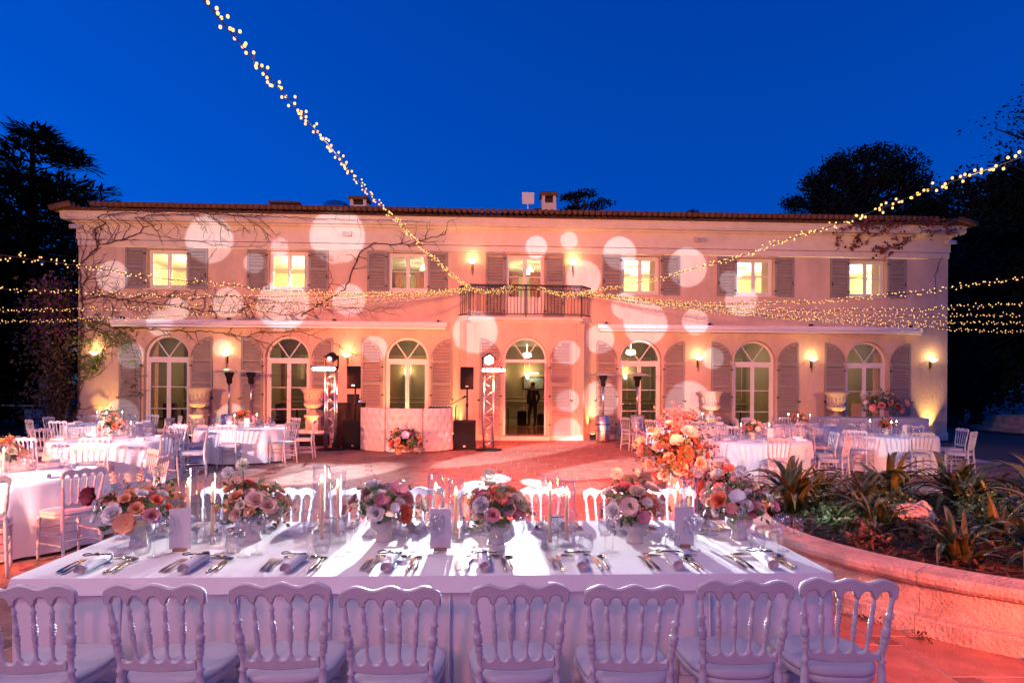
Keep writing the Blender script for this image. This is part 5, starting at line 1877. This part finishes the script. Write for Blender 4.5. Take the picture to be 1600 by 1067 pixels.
# ================================================================== FLOWERS
def petal(mb, az, tilt, L, W, cup, base=.0, zoff=0., curl=.0):
    """one curved petal leaving the centre at azimuth az, opened by tilt"""
    v, f = [], []
    nu, nv = 4, 4
    for j in range(nv + 1):
        t = j / nv
        w = W * math.sin(PI * (.16 + .74 * t)) ** .7
        for i in range(nu + 1):
            s = (i / nu - .5) * 2
            el = tilt + cup * t * t - curl * t ** 3
            r = base + L * t * math.sin(max(.02, el)) + .0
            z = L * t * math.cos(el) + zoff - .18 * w * (1 - s * s) * .6
            x, y = r, s * w
            zz = z + abs(s) * w * .35
            v.append((x * math.cos(az) - y * math.sin(az), x * math.sin(az) + y * math.cos(az), zz))
    for j in range(nv):
        for i in range(nu):
            p = j * (nu + 1) + i
            f.append((p, p + 1, p + nu + 2, p + nu + 1))
    mb.add(v, f, True)
def rose_me(seed):
    q = random.Random(seed)
    m = MB()
    for (n, tilt, L, W, cup) in ((4, .12, .62, .28, -.1), (5, .38, .72, .38, -.05), (6, .68, .85, .46, .05), (7, 1.0, 1.0, .52, .2)):
        o_ = q.random() * 6
        for k in range(n):
            petal(m, o_ + 2 * PI * k / n + q.uniform(-.12, .12), tilt + q.uniform(-.06, .06), L * q.uniform(.92, 1.06), W, cup, .03, -.35 + .05 * q.random())
    return m
def dahlia_me(seed):
    q = random.Random(seed)
    m = MB()
    for r_ in range(7):
        tilt = .15 + r_ * .24
        n = 6 + r_ * 2
        for k in range(n):
            petal(m, 2 * PI * (k + .5 * (r_ % 2)) / n + q.uniform(-.05, .05), tilt, .72 + .06 * r_, .13 + .012 * r_, -.25, .04, -.2)
    return m
def pom_me(seed):
    q = random.Random(seed)
    m = MB()
    for k in range(80):
        z = 1 - 2 * (k + .5) / 80
        if z < -.7:
            continue
        a = k * 2.39996
        r = math.sqrt(1 - z * z)
        c = Vector((r * math.cos(a), r * math.sin(a), z)) * .62
        nrm = c.normalized()
        s = nrm.cross(Vector((0, 0, 1)) if abs(nrm.z) < .9 else Vector((1, 0, 0))).normalized()
        t = nrm.cross(s)
        L = .34 * q.uniform(.8, 1.2)
        m.add([c - s * .13, c + s * .13, c + s * .15 + nrm * L - t * .12, c + nrm * L * 1.15 - t * .2, c - s * .15 + nrm * L - t * .12], [(0, 1, 2, 3, 4)])
    return m
def open_me(seed):
    q = random.Random(seed)
    m = MB()
    for r_ in range(2):
        for k in range(6):
            petal(m, 2 * PI * (k + .5 * r_) / 6 + q.uniform(-.1, .1), 1.15 - .25 * r_, 1.0, .48, .15, .05, -.1 + .05 * r_, .1)
    m.lathe([(0, .1), (.12, .08), (.16, 0), (.1, -.05)], 10, (0, 0, .05), mi=0)
    return m
FM = {'rose': [rose_me(s).mesh('rose', FL['peach']) for s in (1, 2)], 'dahlia': [dahlia_me(3).mesh('dahlia', FL['white'])], 'pom': [pom_me(4).mesh('pompon', FL['cream'])], 'open': [open_me(s).mesh('anemone', FL['pink']) for s in (5, 6)]}
FNAME = {'rose': 'rose', 'dahlia': 'dahlia', 'pom': 'pompon_flower', 'open': 'open_flower'}
def sprigs(q, n, r, leaf, c=(0, 0, 0), up=.4, L=(.8, 1.15), per=9, zmin=-.35):
    m = MB()
    for _ in range(n):
        while True:
            d = Vector((q.gauss(0, 1), q.gauss(0, 1), q.gauss(0, 1) * .8 + up)).normalized()
            if d.z > zmin:
                break
        ln = r * q.uniform(*L)
        pts = [Vector(c) + d * ln * t + Vector((0, 0, -.12 * ln * t * t)) for t in (.1, .4, .7, 1)]
        m.tube(pts, [.0022, .002, .0016, .001], 4, cap=False)
        for k in range(per):
            t = .3 + .7 * k / (per - 1)
            p = Vector(c) + d * ln * t + Vector((0, 0, -.12 * ln * t * t))
            s = d.cross(Vector((q.gauss(0, 1), q.gauss(0, 1), q.gauss(0, 1)))).normalized()
            a = (d * .5 + s).normalized()
            w = a.cross(d).normalized()
            l_ = leaf * q.uniform(.7, 1.25)
            m.add([p, p + a * l_ * .5 + w * l_ * .27, p + a * l_, p + a * l_ * .5 - w * l_ * .27, p + a * l_ * .5 - d * l_ * .06], [(0, 1, 4), (1, 2, 4), (2, 3, 4), (3, 0, 4)])
    return m
def berries(q, n, r, c, size):
    m = MB()
    for _ in range(n):
        d = Vector((q.gauss(0, 1), q.gauss(0, 1), q.gauss(0, 1) * .6 + .8)).normalized()
        tip = Vector(c) + d * r * q.uniform(.95, 1.3)
        m.tube([Vector(c) + d * r * .4, tip], .0016, 4, cap=False)
        for k in range(7):
            p = tip - d * k * size * 1.1 + Vector((q.gauss(0, size), q.gauss(0, size), q.gauss(0, size)))
            m.lathe([(0, -size * .5), (size * .5, 0), (0, size * .5)], 5, p)
    return m
VASE = MB().lathe([(0, 0), (.052, 0), (.050, .012), (.043, .05), (.045, .062), (.075, .082), (.083, .10), (.085, .135), (.079, .135), (.074, .10), (0, .09)], 24).mesh('vase', M['vase'])
def arrangement(name, label, cat, loc, seed, r, pal, n, group, sizes=(.030, .052), vase=True, cz=None, sq=(1, 1, .85), leafm=('leaf', 'leaf_l'), nl=24, zmin=-.25, bz=None, leafsz=.035):
    q = random.Random(seed)
    t = thing(name, label, cat, loc, q.uniform(-.4, .4), group)
    c = Vector((0, 0, cz if cz is not None else .17))
    if vase:
        put(VASE, 'vase', t)
    kinds = ['rose', 'rose', 'dahlia', 'pom', 'open', 'rose', 'open']
    ga = q.random() * 6
    for k in range(n):
        z = 1 - (1 - zmin) * (k + .5) / n
        a = ga + k * 2.39996
        rr = math.sqrt(max(0, 1 - z * z))
        d = Vector((rr * math.cos(a), rr * math.sin(a), z))
        kind = q.choice(kinds)
        s = q.uniform(*sizes) * (.85 if kind == 'pom' else 1)
        p = c + Vector((d.x * sq[0], d.y * sq[1], d.z * sq[2])) * r * q.uniform(.58, 1.12)
        o = put(q.choice(FM[kind]), FNAME[kind], t, p, rot=(d + Vector((0, 0, .25))).to_track_quat('Z', 'Y').to_euler(), scale=s, m=FL[q.choice(pal)])
    for i, lm in enumerate(leafm):
        sprigs(q, nl, r * .98, leafsz, c, L=(.8, 1.32)).obj('foliage', M[lm], t, kind='stuff')
    berries(q, 7, r, c, .010).obj('berries', FL['mauve' if seed % 2 else 'coral'], t, kind='stuff')
    return t
PAL = [['peach', 'coral', 'white', 'pink', 'peach', 'coral', 'peach'], ['peach', 'peach', 'cream', 'blush', 'mauve', 'peach', 'coral'], ['mauve', 'white', 'pink', 'coral', 'white', 'pink', 'blush'],
       ['coral', 'mauve', 'cream', 'white', 'peach', 'blush', 'pink'], ['blush', 'peach', 'white', 'mauve', 'cream', 'peach'], ['blush', 'coral', 'white', 'cream', 'pink', 'blush']]
FLW = [(-2.21, 3.80, 'leftmost'), (-1.60, 3.97, 'second from the left'), (-.79, 3.98, 'third from the left'), (-.09, 3.93, 'third from the right'), (.77, 3.98, 'second from the right'), (1.46, 4.10, 'rightmost')]
for k, (x, y, od) in enumerate(FLW):
    lab = {0: 'bouquet with a burgundy orchid in a footed vase', 1: 'peach and cream bouquet in a footed vase', 2: 'mauve and white bouquet in a footed vase', 3: 'coral and cream bouquet in a footed vase', 4: 'blush and white bouquet in a footed vase', 5: 'pale pink bouquet in a footed vase'}[k]
    arrangement('bouquet', f'{lab}, {od} on the long table', 'flowers', (x, y, ZT), 20 + k, .20, PAL[k], 30, 'bouquets along the long table', (.028, .068), sq=(1.12, 1, .8), nl=17, leafsz=.042, cz=.20, zmin=-.15)
# flower floating on a thin stem at the left and pale scabiosas standing tall
for (x, y, h, lab, col, kind) in ((-1.66, 3.95, .47, 'tall white pompon standing above the second bouquet of the long table', 'cream', 'pom'), (-1.74, 3.93, .42, 'lower white pompon leaning left above the second bouquet of the long table', 'white', 'pom'),
                                  (-2.10, 3.82, .44, 'white pompon above the leftmost bouquet of the long table', 'cream', 'pom'), (-2.47, 3.76, .30, 'burgundy orchid reaching left from the leftmost bouquet', 'burgundy', 'open'),
                                  (-.14, 4.0, .41, 'cream pompon standing above the coral bouquet of the long table', 'cream', 'pom'), (.66, 4.0, .42, 'pale scabiosa standing above the blush bouquet of the long table', 'cream', 'pom'), (1.47, 4.1, .43, 'cream pompon standing above the pale pink bouquet of the long table', 'white', 'pom')):
    t = thing('pompon_bloom' if kind == 'pom' else 'orchid', lab, 'flower', (x, y, ZT + .12), 0)
    bx = -.06 if x < -2.3 else .0
    MB().tube([(.18 if bx else 0, 0, 0), (.1 if bx else .01, 0, (h - .12) * .6), (0, 0, h - .12)], .0025, 5).obj('stem', M['leaf'], t)
    put(FM[kind][0], FNAME[kind], t, (0, 0, h - .12), scale=.040 if kind == 'pom' else .06, rot=(.5 if kind == 'pom' else 1.2, -.9 if bx else 0, 0), m=FL[col])
ORD3 = ['leftmost', 'middle', 'rightmost']
# centrepieces and glasses of the round tables
for k, (x, y, r, where) in enumerate(TABLES):
    arrangement('bouquet', 'low bouquet in the middle of ' + where, 'flowers', (x, y, .752), 50 + k, .20 if k < 4 else .17, PAL[(k * 2 + 1) % 6], 16, 'bouquets on the round tables', (.045, .07), True, .19, nl=14, leafsz=.05)
    for j, a in enumerate(sorted((20, 140, 260), key=lambda a: math.cos(R(a + k * 17)))):
        p = Vector((x + .30 * math.cos(R(a + k * 17)), y + .30 * math.sin(R(a + k * 17)), .752))
        cylinder(p, .05, .34, f'{ORD3[j]} glass candle cylinder of {where}', f'candle cylinders of {where}')
        candle(p + Vector((0, 0, .009)), .24, f'{ORD3[j]} lit taper candle of {where}', f'candles of {where}')
    for a, sd in zip(RT[k][4], PLACES[k]):
        for (dr, da, me, nm) in ((.34, -6, WG, 'wine_glass'), (.36, 6, TG, 'tumbler'), (.42, 0, FLT, 'champagne_flute')):
            rr = r - dr
            aa = R(a + da * 1.3 + rt.uniform(-2, 2))
            o = put(me, nm, None, (x + rr * math.cos(aa), y + rr * math.sin(aa), .752))
            tag(o, {'wine_glass': 'wine glass', 'tumbler': 'stemless water glass', 'champagne_flute': 'champagne flute'}[nm] + ', ' + sd + ' of ' + where, 'glass', {'wine_glass': 'wine glasses', 'tumbler': 'water glasses', 'champagne_flute': 'flutes'}[nm] + ' of ' + where)
        aa = R(a)
        p = (x + (r - .06) * math.cos(aa), y + (r - .06) * math.sin(aa), .752)
        tag(put(NP, 'napkin', None, p, R(a) + PI / 2), 'rolled white napkin, ' + sd + ' of ' + where, 'napkin', 'napkins of ' + where)
    if k in (0, 4, 7):
        t = thing('menu_card', 'small upright pale card beside the bouquet of ' + where, 'card', (x + .22, y - .3, .752), .1, 'upright cards on the round tables')
        MB().box(-.055, .055, -.0015, .0015, .01, .22).obj('card', M['card'], t)
        MB().box(-.035, .035, -.014, .014, 0, .018).obj('holder', M['wood'], t)
# bouquet at the booth, on the buffet, and the big floor arrangement
arrangement('bouquet', 'coral and ochre bouquet on the paving before the DJ booth', 'flowers', (-2.55, 15.5, 0), 70, .40, ['coral', 'ochre', 'ochre', 'pink', 'burgundy', 'peach', 'lilac'], 30, None, (.05, .12), False, .34, (1, .8, .9), ('leaf', 'leaf_b'), 40, -.7, leafsz=.08)
arrangement('bouquet', 'large bouquet with white blooms on the blue-clothed table', 'flowers', (10.95, 18.95, .861), 71, .50, ['burgundy', 'white', 'mauve', 'white', 'pink'], 24, None, (.08, .14), False, .36, (1.2, .9, .8), ('leaf', 'leaf'), 34, -.4, leafsz=.09)
big = arrangement('flower_arrangement', 'big cascading floor arrangement of coral and pink blooms beside the planting bed', 'flowers', (2.12, 8.3, 0), 72, .52, ['blush', 'blush', 'pink', 'cream', 'white', 'pink', 'coral'], 44, None, (.045, .115), False, .82, (.95, .8, .95), ('leaf', 'leaf_b'), 46, -.75, leafsz=.075)
q = random.Random(6)
m = MB()
for _ in range(15):
    bx, bz = q.gauss(.02, .07), q.uniform(.9, 1.2)
    tip = Vector((bx + q.gauss(0, .09), q.gauss(0, .08), bz + q.uniform(.25, .42)))
    for k in range(12):
        p = Vector((bx, 0, bz)).lerp(tip, k / 11)
        for s_ in range(2):
            d = Vector((q.gauss(0, 1), q.gauss(0, 1), q.gauss(0, 1) + .4)).normalized()
            w_ = d.cross(Vector((q.gauss(0, 1), q.gauss(0, 1), q.gauss(0, 1)))).normalized()
            m.add([p, p + d * .028 + w_ * .016, p + d * .055, p + d * .028 - w_ * .016], [(0, 1, 2, 3)])
m.obj('red_spires', FL['mauve'], big, kind='stuff')
MB().lathe([(.16, 0), (.17, .02), (.12, .06), (.11, .5), (.16, .56), (.17, .62), (0, .6)], 18).obj('vase', M['vase'], big)
arrangement('flower_arrangement', 'lower pink hydrangea arrangement between the big arrangement and the bed wall', 'flowers', (2.62, 7.7, .12), 73, .30, ['blush', 'cream', 'pink', 'coral'], 20, None, (.07, .12), False, .38, (1.1, .9, .9), ('leaf', 'leaf_b'), 24, -.6, leafsz=.06)

# ================================================================== PLANTING BED
bed = thing('planting_bed', 'raised round planting bed with a curved moulded stone kerb', 'planter', BED)
n = 112
prof = [(0.10, 0), (.10, .13), (.085, .145), (.03, .15), (.0, .17), (-.005, .36), (.005, .375), (.05, .39), (.075, .42), (.078, .46), (.06, .49), (-.20, .50), (-.24, .48), (-.26, .30)]
segs = 9
bed.scale = (1, 1, .88)
for sgm in range(segs):
    m = MB()
    v, f = [], []
    k0 = sgm * 12.44
    kk = 14
    for i in range(kk + 1):
        a = 2 * PI * (sgm + (i / kk) * .998 + .001) / segs + .35
        for (o_, z) in prof:
            rr = BR + o_ + (.004 * math.sin(a * 40) if o_ > 0 else 0)
            v.append((math.cos(a) * rr, math.sin(a) * rr, z))
    L = len(prof)
    for i in range(kk):
        for j in range(L - 1):
            f.append((i * L + j, (i + 1) * L + j, (i + 1) * L + j + 1, i * L + j + 1))
    m.add(v, f, False).obj('kerb_stone', M['kerb'], bed)
m = MB()
v, f = [(0, 0, .44)], []
q = random.Random(2)
rings = 9
for r_ in range(1, rings + 1):
    for k in range(60):
        a = 2 * PI * k / 60
        rr = (BR - .22) * r_ / rings
        z = .44 - .04 * (r_ / rings) ** 3 + .05 * noise.noise(Vector((rr * math.cos(a) * 1.5, rr * math.sin(a) * 1.5, 0)))
        v.append((rr * math.cos(a), rr * math.sin(a), z))
for k in range(60):
    f.append((0, 1 + k, 1 + (k + 1) % 60))
for r_ in range(rings - 1):
    for k in range(60):
        f.append((1 + r_ * 60 + k, 1 + (r_ + 1) * 60 + k, 1 + (r_ + 1) * 60 + (k + 1) % 60, 1 + r_ * 60 + (k + 1) % 60))
m.add(v, f, True).obj('soil', M['soil'], bed)
m = MB()
for _ in range(5200):
    a, rr = q.uniform(0, 2 * PI), (BR - .26) * math.sqrt(q.random())
    p = Vector((rr * math.cos(a), rr * math.sin(a), .43 + q.uniform(0, .04)))
    d = Vector((q.gauss(0, 1), q.gauss(0, 1), q.gauss(0, .35))).normalized()
    s = d.cross(Vector((q.gauss(0, .4), q.gauss(0, .4), 1))).normalized()
    L, w = q.uniform(.02, .055), q.uniform(.006, .012)
    m.add([p - d * L - s * w, p + d * L - s * w * .6, p + d * L + s * w * .6, p - d * L + s * w], [(0, 1, 2, 3)])
m.obj('bark_chips', M['chip'], bed, kind='stuff')
def strap(L, w, bend, seed):
    m = MB()
    n_ = 9
    v, f = [], []
    q = random.Random(seed)
    tw = q.uniform(-.4, .4)
    x = z = 0.
    a = 1.25
    for k in range(n_ + 1):
        t = k / n_
        ww = w * (.65 + .55 * math.sin(PI * min(1, t * 1.15))) * (1 if t < .75 else max(.04, (1 - t) / .25))
        for s in (-1, 0, 1):
            v.append((x, s * ww + .02 * math.sin(tw * t * 3), z + abs(s) * ww * .4))
        x += math.cos(a) * L / n_
        z += math.sin(a) * L / n_
        a -= bend * (.4 + 1.4 * t) / n_
    for k in range(n_):
        for s in (0, 1):
            p = k * 3 + s
            f.append((p, p + 1, p + 4, p + 3))
    m.add(v, f, True)
    return m.mesh('leaf', M['leaf_s'])
STR = [strap(.60, .024, 1.1, 1), strap(.72, .028, 1.9, 2), strap(.55, .022, .7, 3), strap(.70, .032, 2.4, 4), strap(.48, .022, 1.3, 5), strap(.64, .030, 2.9, 6)]
def strap_plant(x, y, sc_, n_, seed, lab):
    q = random.Random(seed)
    t = thing('strap_leaf_plant', lab, 'plant', (x, y, .375), 0, 'strap-leaved plants in the bed')
    for k in range(n_):
        a = k * 2.39996 + q.uniform(-.2, .2)
        me = q.choice(STR)
        o = put(me, 'leaf', t, (q.gauss(0, .04), q.gauss(0, .04), q.uniform(-.01, .02)), rot=(q.uniform(-.12, .12), q.uniform(-.25, .55), a), scale=sc_ * q.uniform(.75, 1.15))
SPL = [(3.05, 6.9, 1.15, 44, 'spiky strap-leaved plant at the left end of the bed'), (4.45, 7.55, 1.15, 46, 'strap-leaved plant at the far rim before the rightmost round table'), (6.2, 7.3, 1.3, 46, 'strap-leaved plant at the far right of the bed'),
       (4.0, 4.75, .95, 42, 'broad drooping strap-leaved plant near the front rim of the bed'), (4.75, 5.35, 1.15, 46, 'large strap-leaved plant at the right edge of the picture'), (5.45, 6.4, 1.25, 44, 'tall strap-leaved plant behind the right rocks'), (6.4, 5.9, 1.05, 36, 'strap-leaved plant at the right rim of the bed'), (5.3, 7.6, 1.1, 40, 'strap-leaved plant between the two plants of the far rim'), (3.7, 7.6, .8, 36, 'smaller strap-leaved plant at the far rim next to the spiky one'), (4.2, 5.55, .75, 34, 'small strap-leaved plant right before the large rock'), (3.5, 5.0, .75, 36, 'drooping strap-leaved plant at the front rim left of the broad one'), (5.5, 5.5, 1.15, 40, 'tall strap-leaved plant at the right behind the front rim plants'), (5.0, 7.0, 1., 40, 'strap-leaved plant in the middle of the bed behind the rocks'), (4.6, 4.5, .85, 38, 'strap-leaved plant hanging over the front kerb at the right edge'), (3.5, 6.1, .7, 34, 'small strap-leaved plant left of the large rock'), (3.9, 7.15, .85, 38, 'strap-leaved plant between the large rock and the far rim'), (4.9, 5.9, .8, 36, 'strap-leaved plant just left of the smaller rock'), (5.9, 5.0, 1.1, 38, 'strap-leaved plant at the far right corner of the bed')]
for k, (x, y, s, n_, lab) in enumerate(SPL):
    strap_plant(x, y, s, n_, 40 + k, lab)
def shrub(x, y, r, seed, lab, m_='leaf'):
    q = random.Random(seed)
    t = thing('low_shrub', lab, 'shrub', (x, y, .375), 0, 'low shrubs in the bed')
    sprigs(q, 70, r * 1.2, .05, (0, 0, 0), .9, (.6, 1.1), 12, .1).obj('foliage', M[m_], t, kind='stuff')
for k, (x, y, r, lab, m_) in enumerate([(3.55, 6.35, .30, 'low fleshy shrub left of the pale rock', 'leaf'), (4.05, 6.85, .34, 'low fleshy shrub behind the pale rock', 'leaf'), (5.0, 6.75, .34, 'low fleshy shrub right behind the pale rock', 'leaf_l'), (3.7, 5.75, .20, 'small reddish shrub before the pale rock', 'leaf_b'), (3.35, 6.85, .25, 'small shrub beside the spiky plant at the left end', 'leaf'), (5.6, 7.3, .35, 'low shrub among the far strap-leaved plants', 'leaf'), (4.6, 6.3, .22, 'small yellow-green shrub between the two rocks', 'leaf_l'), (3.2, 6.2, .22, 'dark low shrub near the glass on the kerb', 'leaf'), (3.1, 5.6, .18, 'small dark shrub behind the left part of the kerb', 'leaf_b'), (4.4, 5.75, .3, 'dark shrub before the smaller rock', 'leaf'), (5.0, 4.6, .28, 'dark shrub behind the front kerb at the right edge', 'leaf'), (3.55, 5.2, .2, 'bronze shrub behind the front kerb', 'leaf_b')]):
    shrub(x, y, r, 60 + k, lab, m_)
def rock(x, y, z, s, seed, lab):
    bm = bmesh.new()
    bmesh.ops.create_icosphere(bm, subdivisions=5, radius=1)
    q = Vector((seed * 3.1, seed, 0))
    for v in bm.verts:
        p = v.co.copy()
        d = 1 + .30 * noise.noise(p * 1.3 + q) + .22 * noise.noise(p * 3.2 + q) + .10 * noise.noise(p * 8 + q)
        cell = noise.voronoi(p * 1.6 + q)[0][0]
        v.co = p * d * (1 - .22 * cell)
        v.co = Vector((v.co.x * s[0], v.co.y * s[1], v.co.z * s[2]))
    me = bpy.data.meshes.new('rock')
    bm.to_mesh(me)
    bm.free()
    for p in me.polygons:
        p.use_smooth = True
    me.materials.append(M['rock'])
    o = put(me, 'rock', None, (x, y, z), .4)
    tag(o, lab, 'rock', 'rocks in the bed')
rock(3.95, 6.25, .46, (.26, .18, .15), 1, 'large pale angular rock in the middle of the bed')
rock(4.95, 6.05, .47, (.15, .13, .16), 2, 'smaller pale rock at the right of the bed')
rock(2.75, 7.1, .44, (.14, .12, .10), 3, 'small pale rock at the left end of the bed')
# tumbler left on the kerb, leaf litter at its foot
gl = put(TG, 'tumbler', None, (BED.x - 2.26, BED.y - .55, .441), 0)
gl.scale = (1, 1, 1.5)
tag(gl, 'empty glass left standing on the kerb of the planting bed', 'glass')
m = MB()
for (a, s) in ((3.72, 1.), (3.86, .8), (4.14, 1.2)):
    for _ in range(34):
        p = BED + Vector((math.cos(a + q.gauss(0, .025)) * (BR + .14), math.sin(a + q.gauss(0, .025)) * (BR + .14), .01 + abs(q.gauss(0, .02))))
        d = Vector((q.gauss(0, 1), q.gauss(0, 1), q.gauss(0, .5))).normalized()
        w = d.cross(Vector((0, 0, 1))).normalized()
        m.add([p, p + d * .025 * s + w * .008, p + d * .05 * s, p + d * .025 * s - w * .008], [(0, 1, 2, 3)])
lit = m.obj('leaf_litter', M['chip'], kind='stuff')

# ================================================================== FAIRY-LIGHT GARLANDS
AL = Vector((-.05, 20.05, 4.86))
AR = Vector((.75, 20.05, 4.80))
def garland(lab, A, mid, E, sag, seed, dens=21., rad=.0135, near=False, fill_at=()):
    """cable from the balcony rail (A), past a point on the rail (mid), to a far post (E)"""
    q = random.Random(seed)
    t = thing('fairy_light_garland', lab, 'string lights', A, 0, 'fairy-light garlands')
    def pt(s):
        p = mid.lerp(E, s)
        return p + Vector((0, 0, -sag * 4 * s * (1 - s) + .012 * math.sin(s * 37 + seed))) - A
    n_ = 90
    ss = [k / n_ for k in range(n_ + 1)]
    swag = []
    for k in range(13):
        f_ = k / 13
        p = A.lerp(mid, f_) + Vector((0, -.03, -.13 * 4 * f_ * (1 - f_)))
        swag.append(p - A)
    path = swag + [pt(s) for s in ss]
    MB().tube(path, [.006] * len(path), 5).obj('cable', M['iron'], t)
    bm_, wires = MB(), MB()
    L = sum((b - a).length for a, b in zip(path, path[1:]))
    nb = int(L * dens)
    cum = [0]
    for a, b in zip(path, path[1:]):
        cum.append(cum[-1] + (b - a).length)
    j = 0
    per_part = []
    for k in range(nb):
        d = L * (k + q.random()) / nb
        while j < len(cum) - 2 and cum[j + 1] < d:
            j += 1
        f_ = (d - cum[j]) / max(1e-6, cum[j + 1] - cum[j])
        p = path[j].lerp(path[j + 1], min(1, f_))
        off = Vector((q.gauss(0, 1), q.gauss(0, 1), q.gauss(0, 1))).normalized() * q.uniform(.02, .075)
        b = p + off
        wires.tube([p, b], .0025, 3, cap=False)
        r = rad
        if near and (b + A).y < 9:
            per_part.append(b)
            continue
        bm_.add([b + Vector(v) * r for v in ((1, 0, 0), (-1, 0, 0), (0, 1, 0), (0, -1, 0), (0, 0, 1), (0, 0, -1))],
                [(0, 2, 4), (2, 1, 4), (1, 3, 4), (3, 0, 4), (2, 0, 5), (1, 2, 5), (3, 1, 5), (0, 3, 5)])
    wires.obj('bulb_wires', M['iron'], t, kind='stuff')
    bm_.obj('bulbs', M['bulb'], t, kind='stuff')
    for s in fill_at:
        # stand-in for the bulbs' light, boosted as added fill near and behind the camera
        child_light(t, 'POINT', 'garland_fill', pt(s), 300 if (pt(s) + A).y < 4 and (pt(s) + A).x < 0 else 70, (1., .64, .54), .35)
    for b in per_part[:120]:
        put(BULB, 'bulb', t, b)
BULB = MB().lathe([(0, -.017), (.011, -.012), (.0145, 0), (.011, .012), (0, .017)], 8).mesh('bulb', M['bulb'])
ML = Vector((-1.35, 20.15, 4.80))
MR = Vector((2.35, 20.2, 4.72))
garland('fairy-light garland climbing steeply to the top left corner of the picture', AL, ML, Vector((-3.25, -3.6, 5.80)), .60, 1, 19, .0145, True, (.5, .7, .85, .97))  # carried on unseen behind the camera to bear the added fill lamps
def ext(A, E, k=1.22):
    return A + (E - A) * k
for i, (E, sag, lab) in enumerate([(Vector((-7.25, 9, 3.74)), .46, 'fairy-light garland leaving the left edge highest of the four level ones'), (Vector((-9.6, 12, 3.6)), .26, 'fairy-light garland leaving the left edge second highest of the four level ones'),
                                   (Vector((-12., 15, 3.50)), .18, 'fairy-light garland leaving the left edge third highest of the four level ones'), (Vector((-13.8, 17, 3.46)), .26, 'fairy-light garland leaving the left edge lowest of all')]):
    garland(lab, AL + Vector((.1 * i, 0, -.02 * i)), ML + Vector((.05 * i, 0, -.03 * i)), ext(ML, E, 1.15), sag, 10 + i, 24)
garland('fairy-light garland climbing to the upper right edge of the picture', AR, MR, Vector((5.86, 4., 4.25)), .33, 30, 19, .0145, True, (.55, .8, .98))
for i, (E, sag, lab) in enumerate([(Vector((8.8, 11, 3.9)), .56, 'fairy-light garland leaving the right edge second from the top'), (Vector((10.4, 13, 3.66)), .42, 'fairy-light garland leaving the right edge third from the top'), (Vector((12., 15, 3.64)), .34, 'fairy-light garland leaving the right edge fourth from the top'),
                                   (Vector((12.5, 15.5, 3.52)), .36, 'fairy-light garland leaving the right edge second lowest'), (Vector((13.3, 16.5, 3.32)), .22, 'fairy-light garland leaving the right edge lowest of all')]):
    garland(lab, AR + Vector((.1 * i, 0, -.02 * i)), MR + Vector((-.05 * i, 0, -.03 * i)), ext(MR, E, 1.15), sag, 40 + i, 24)
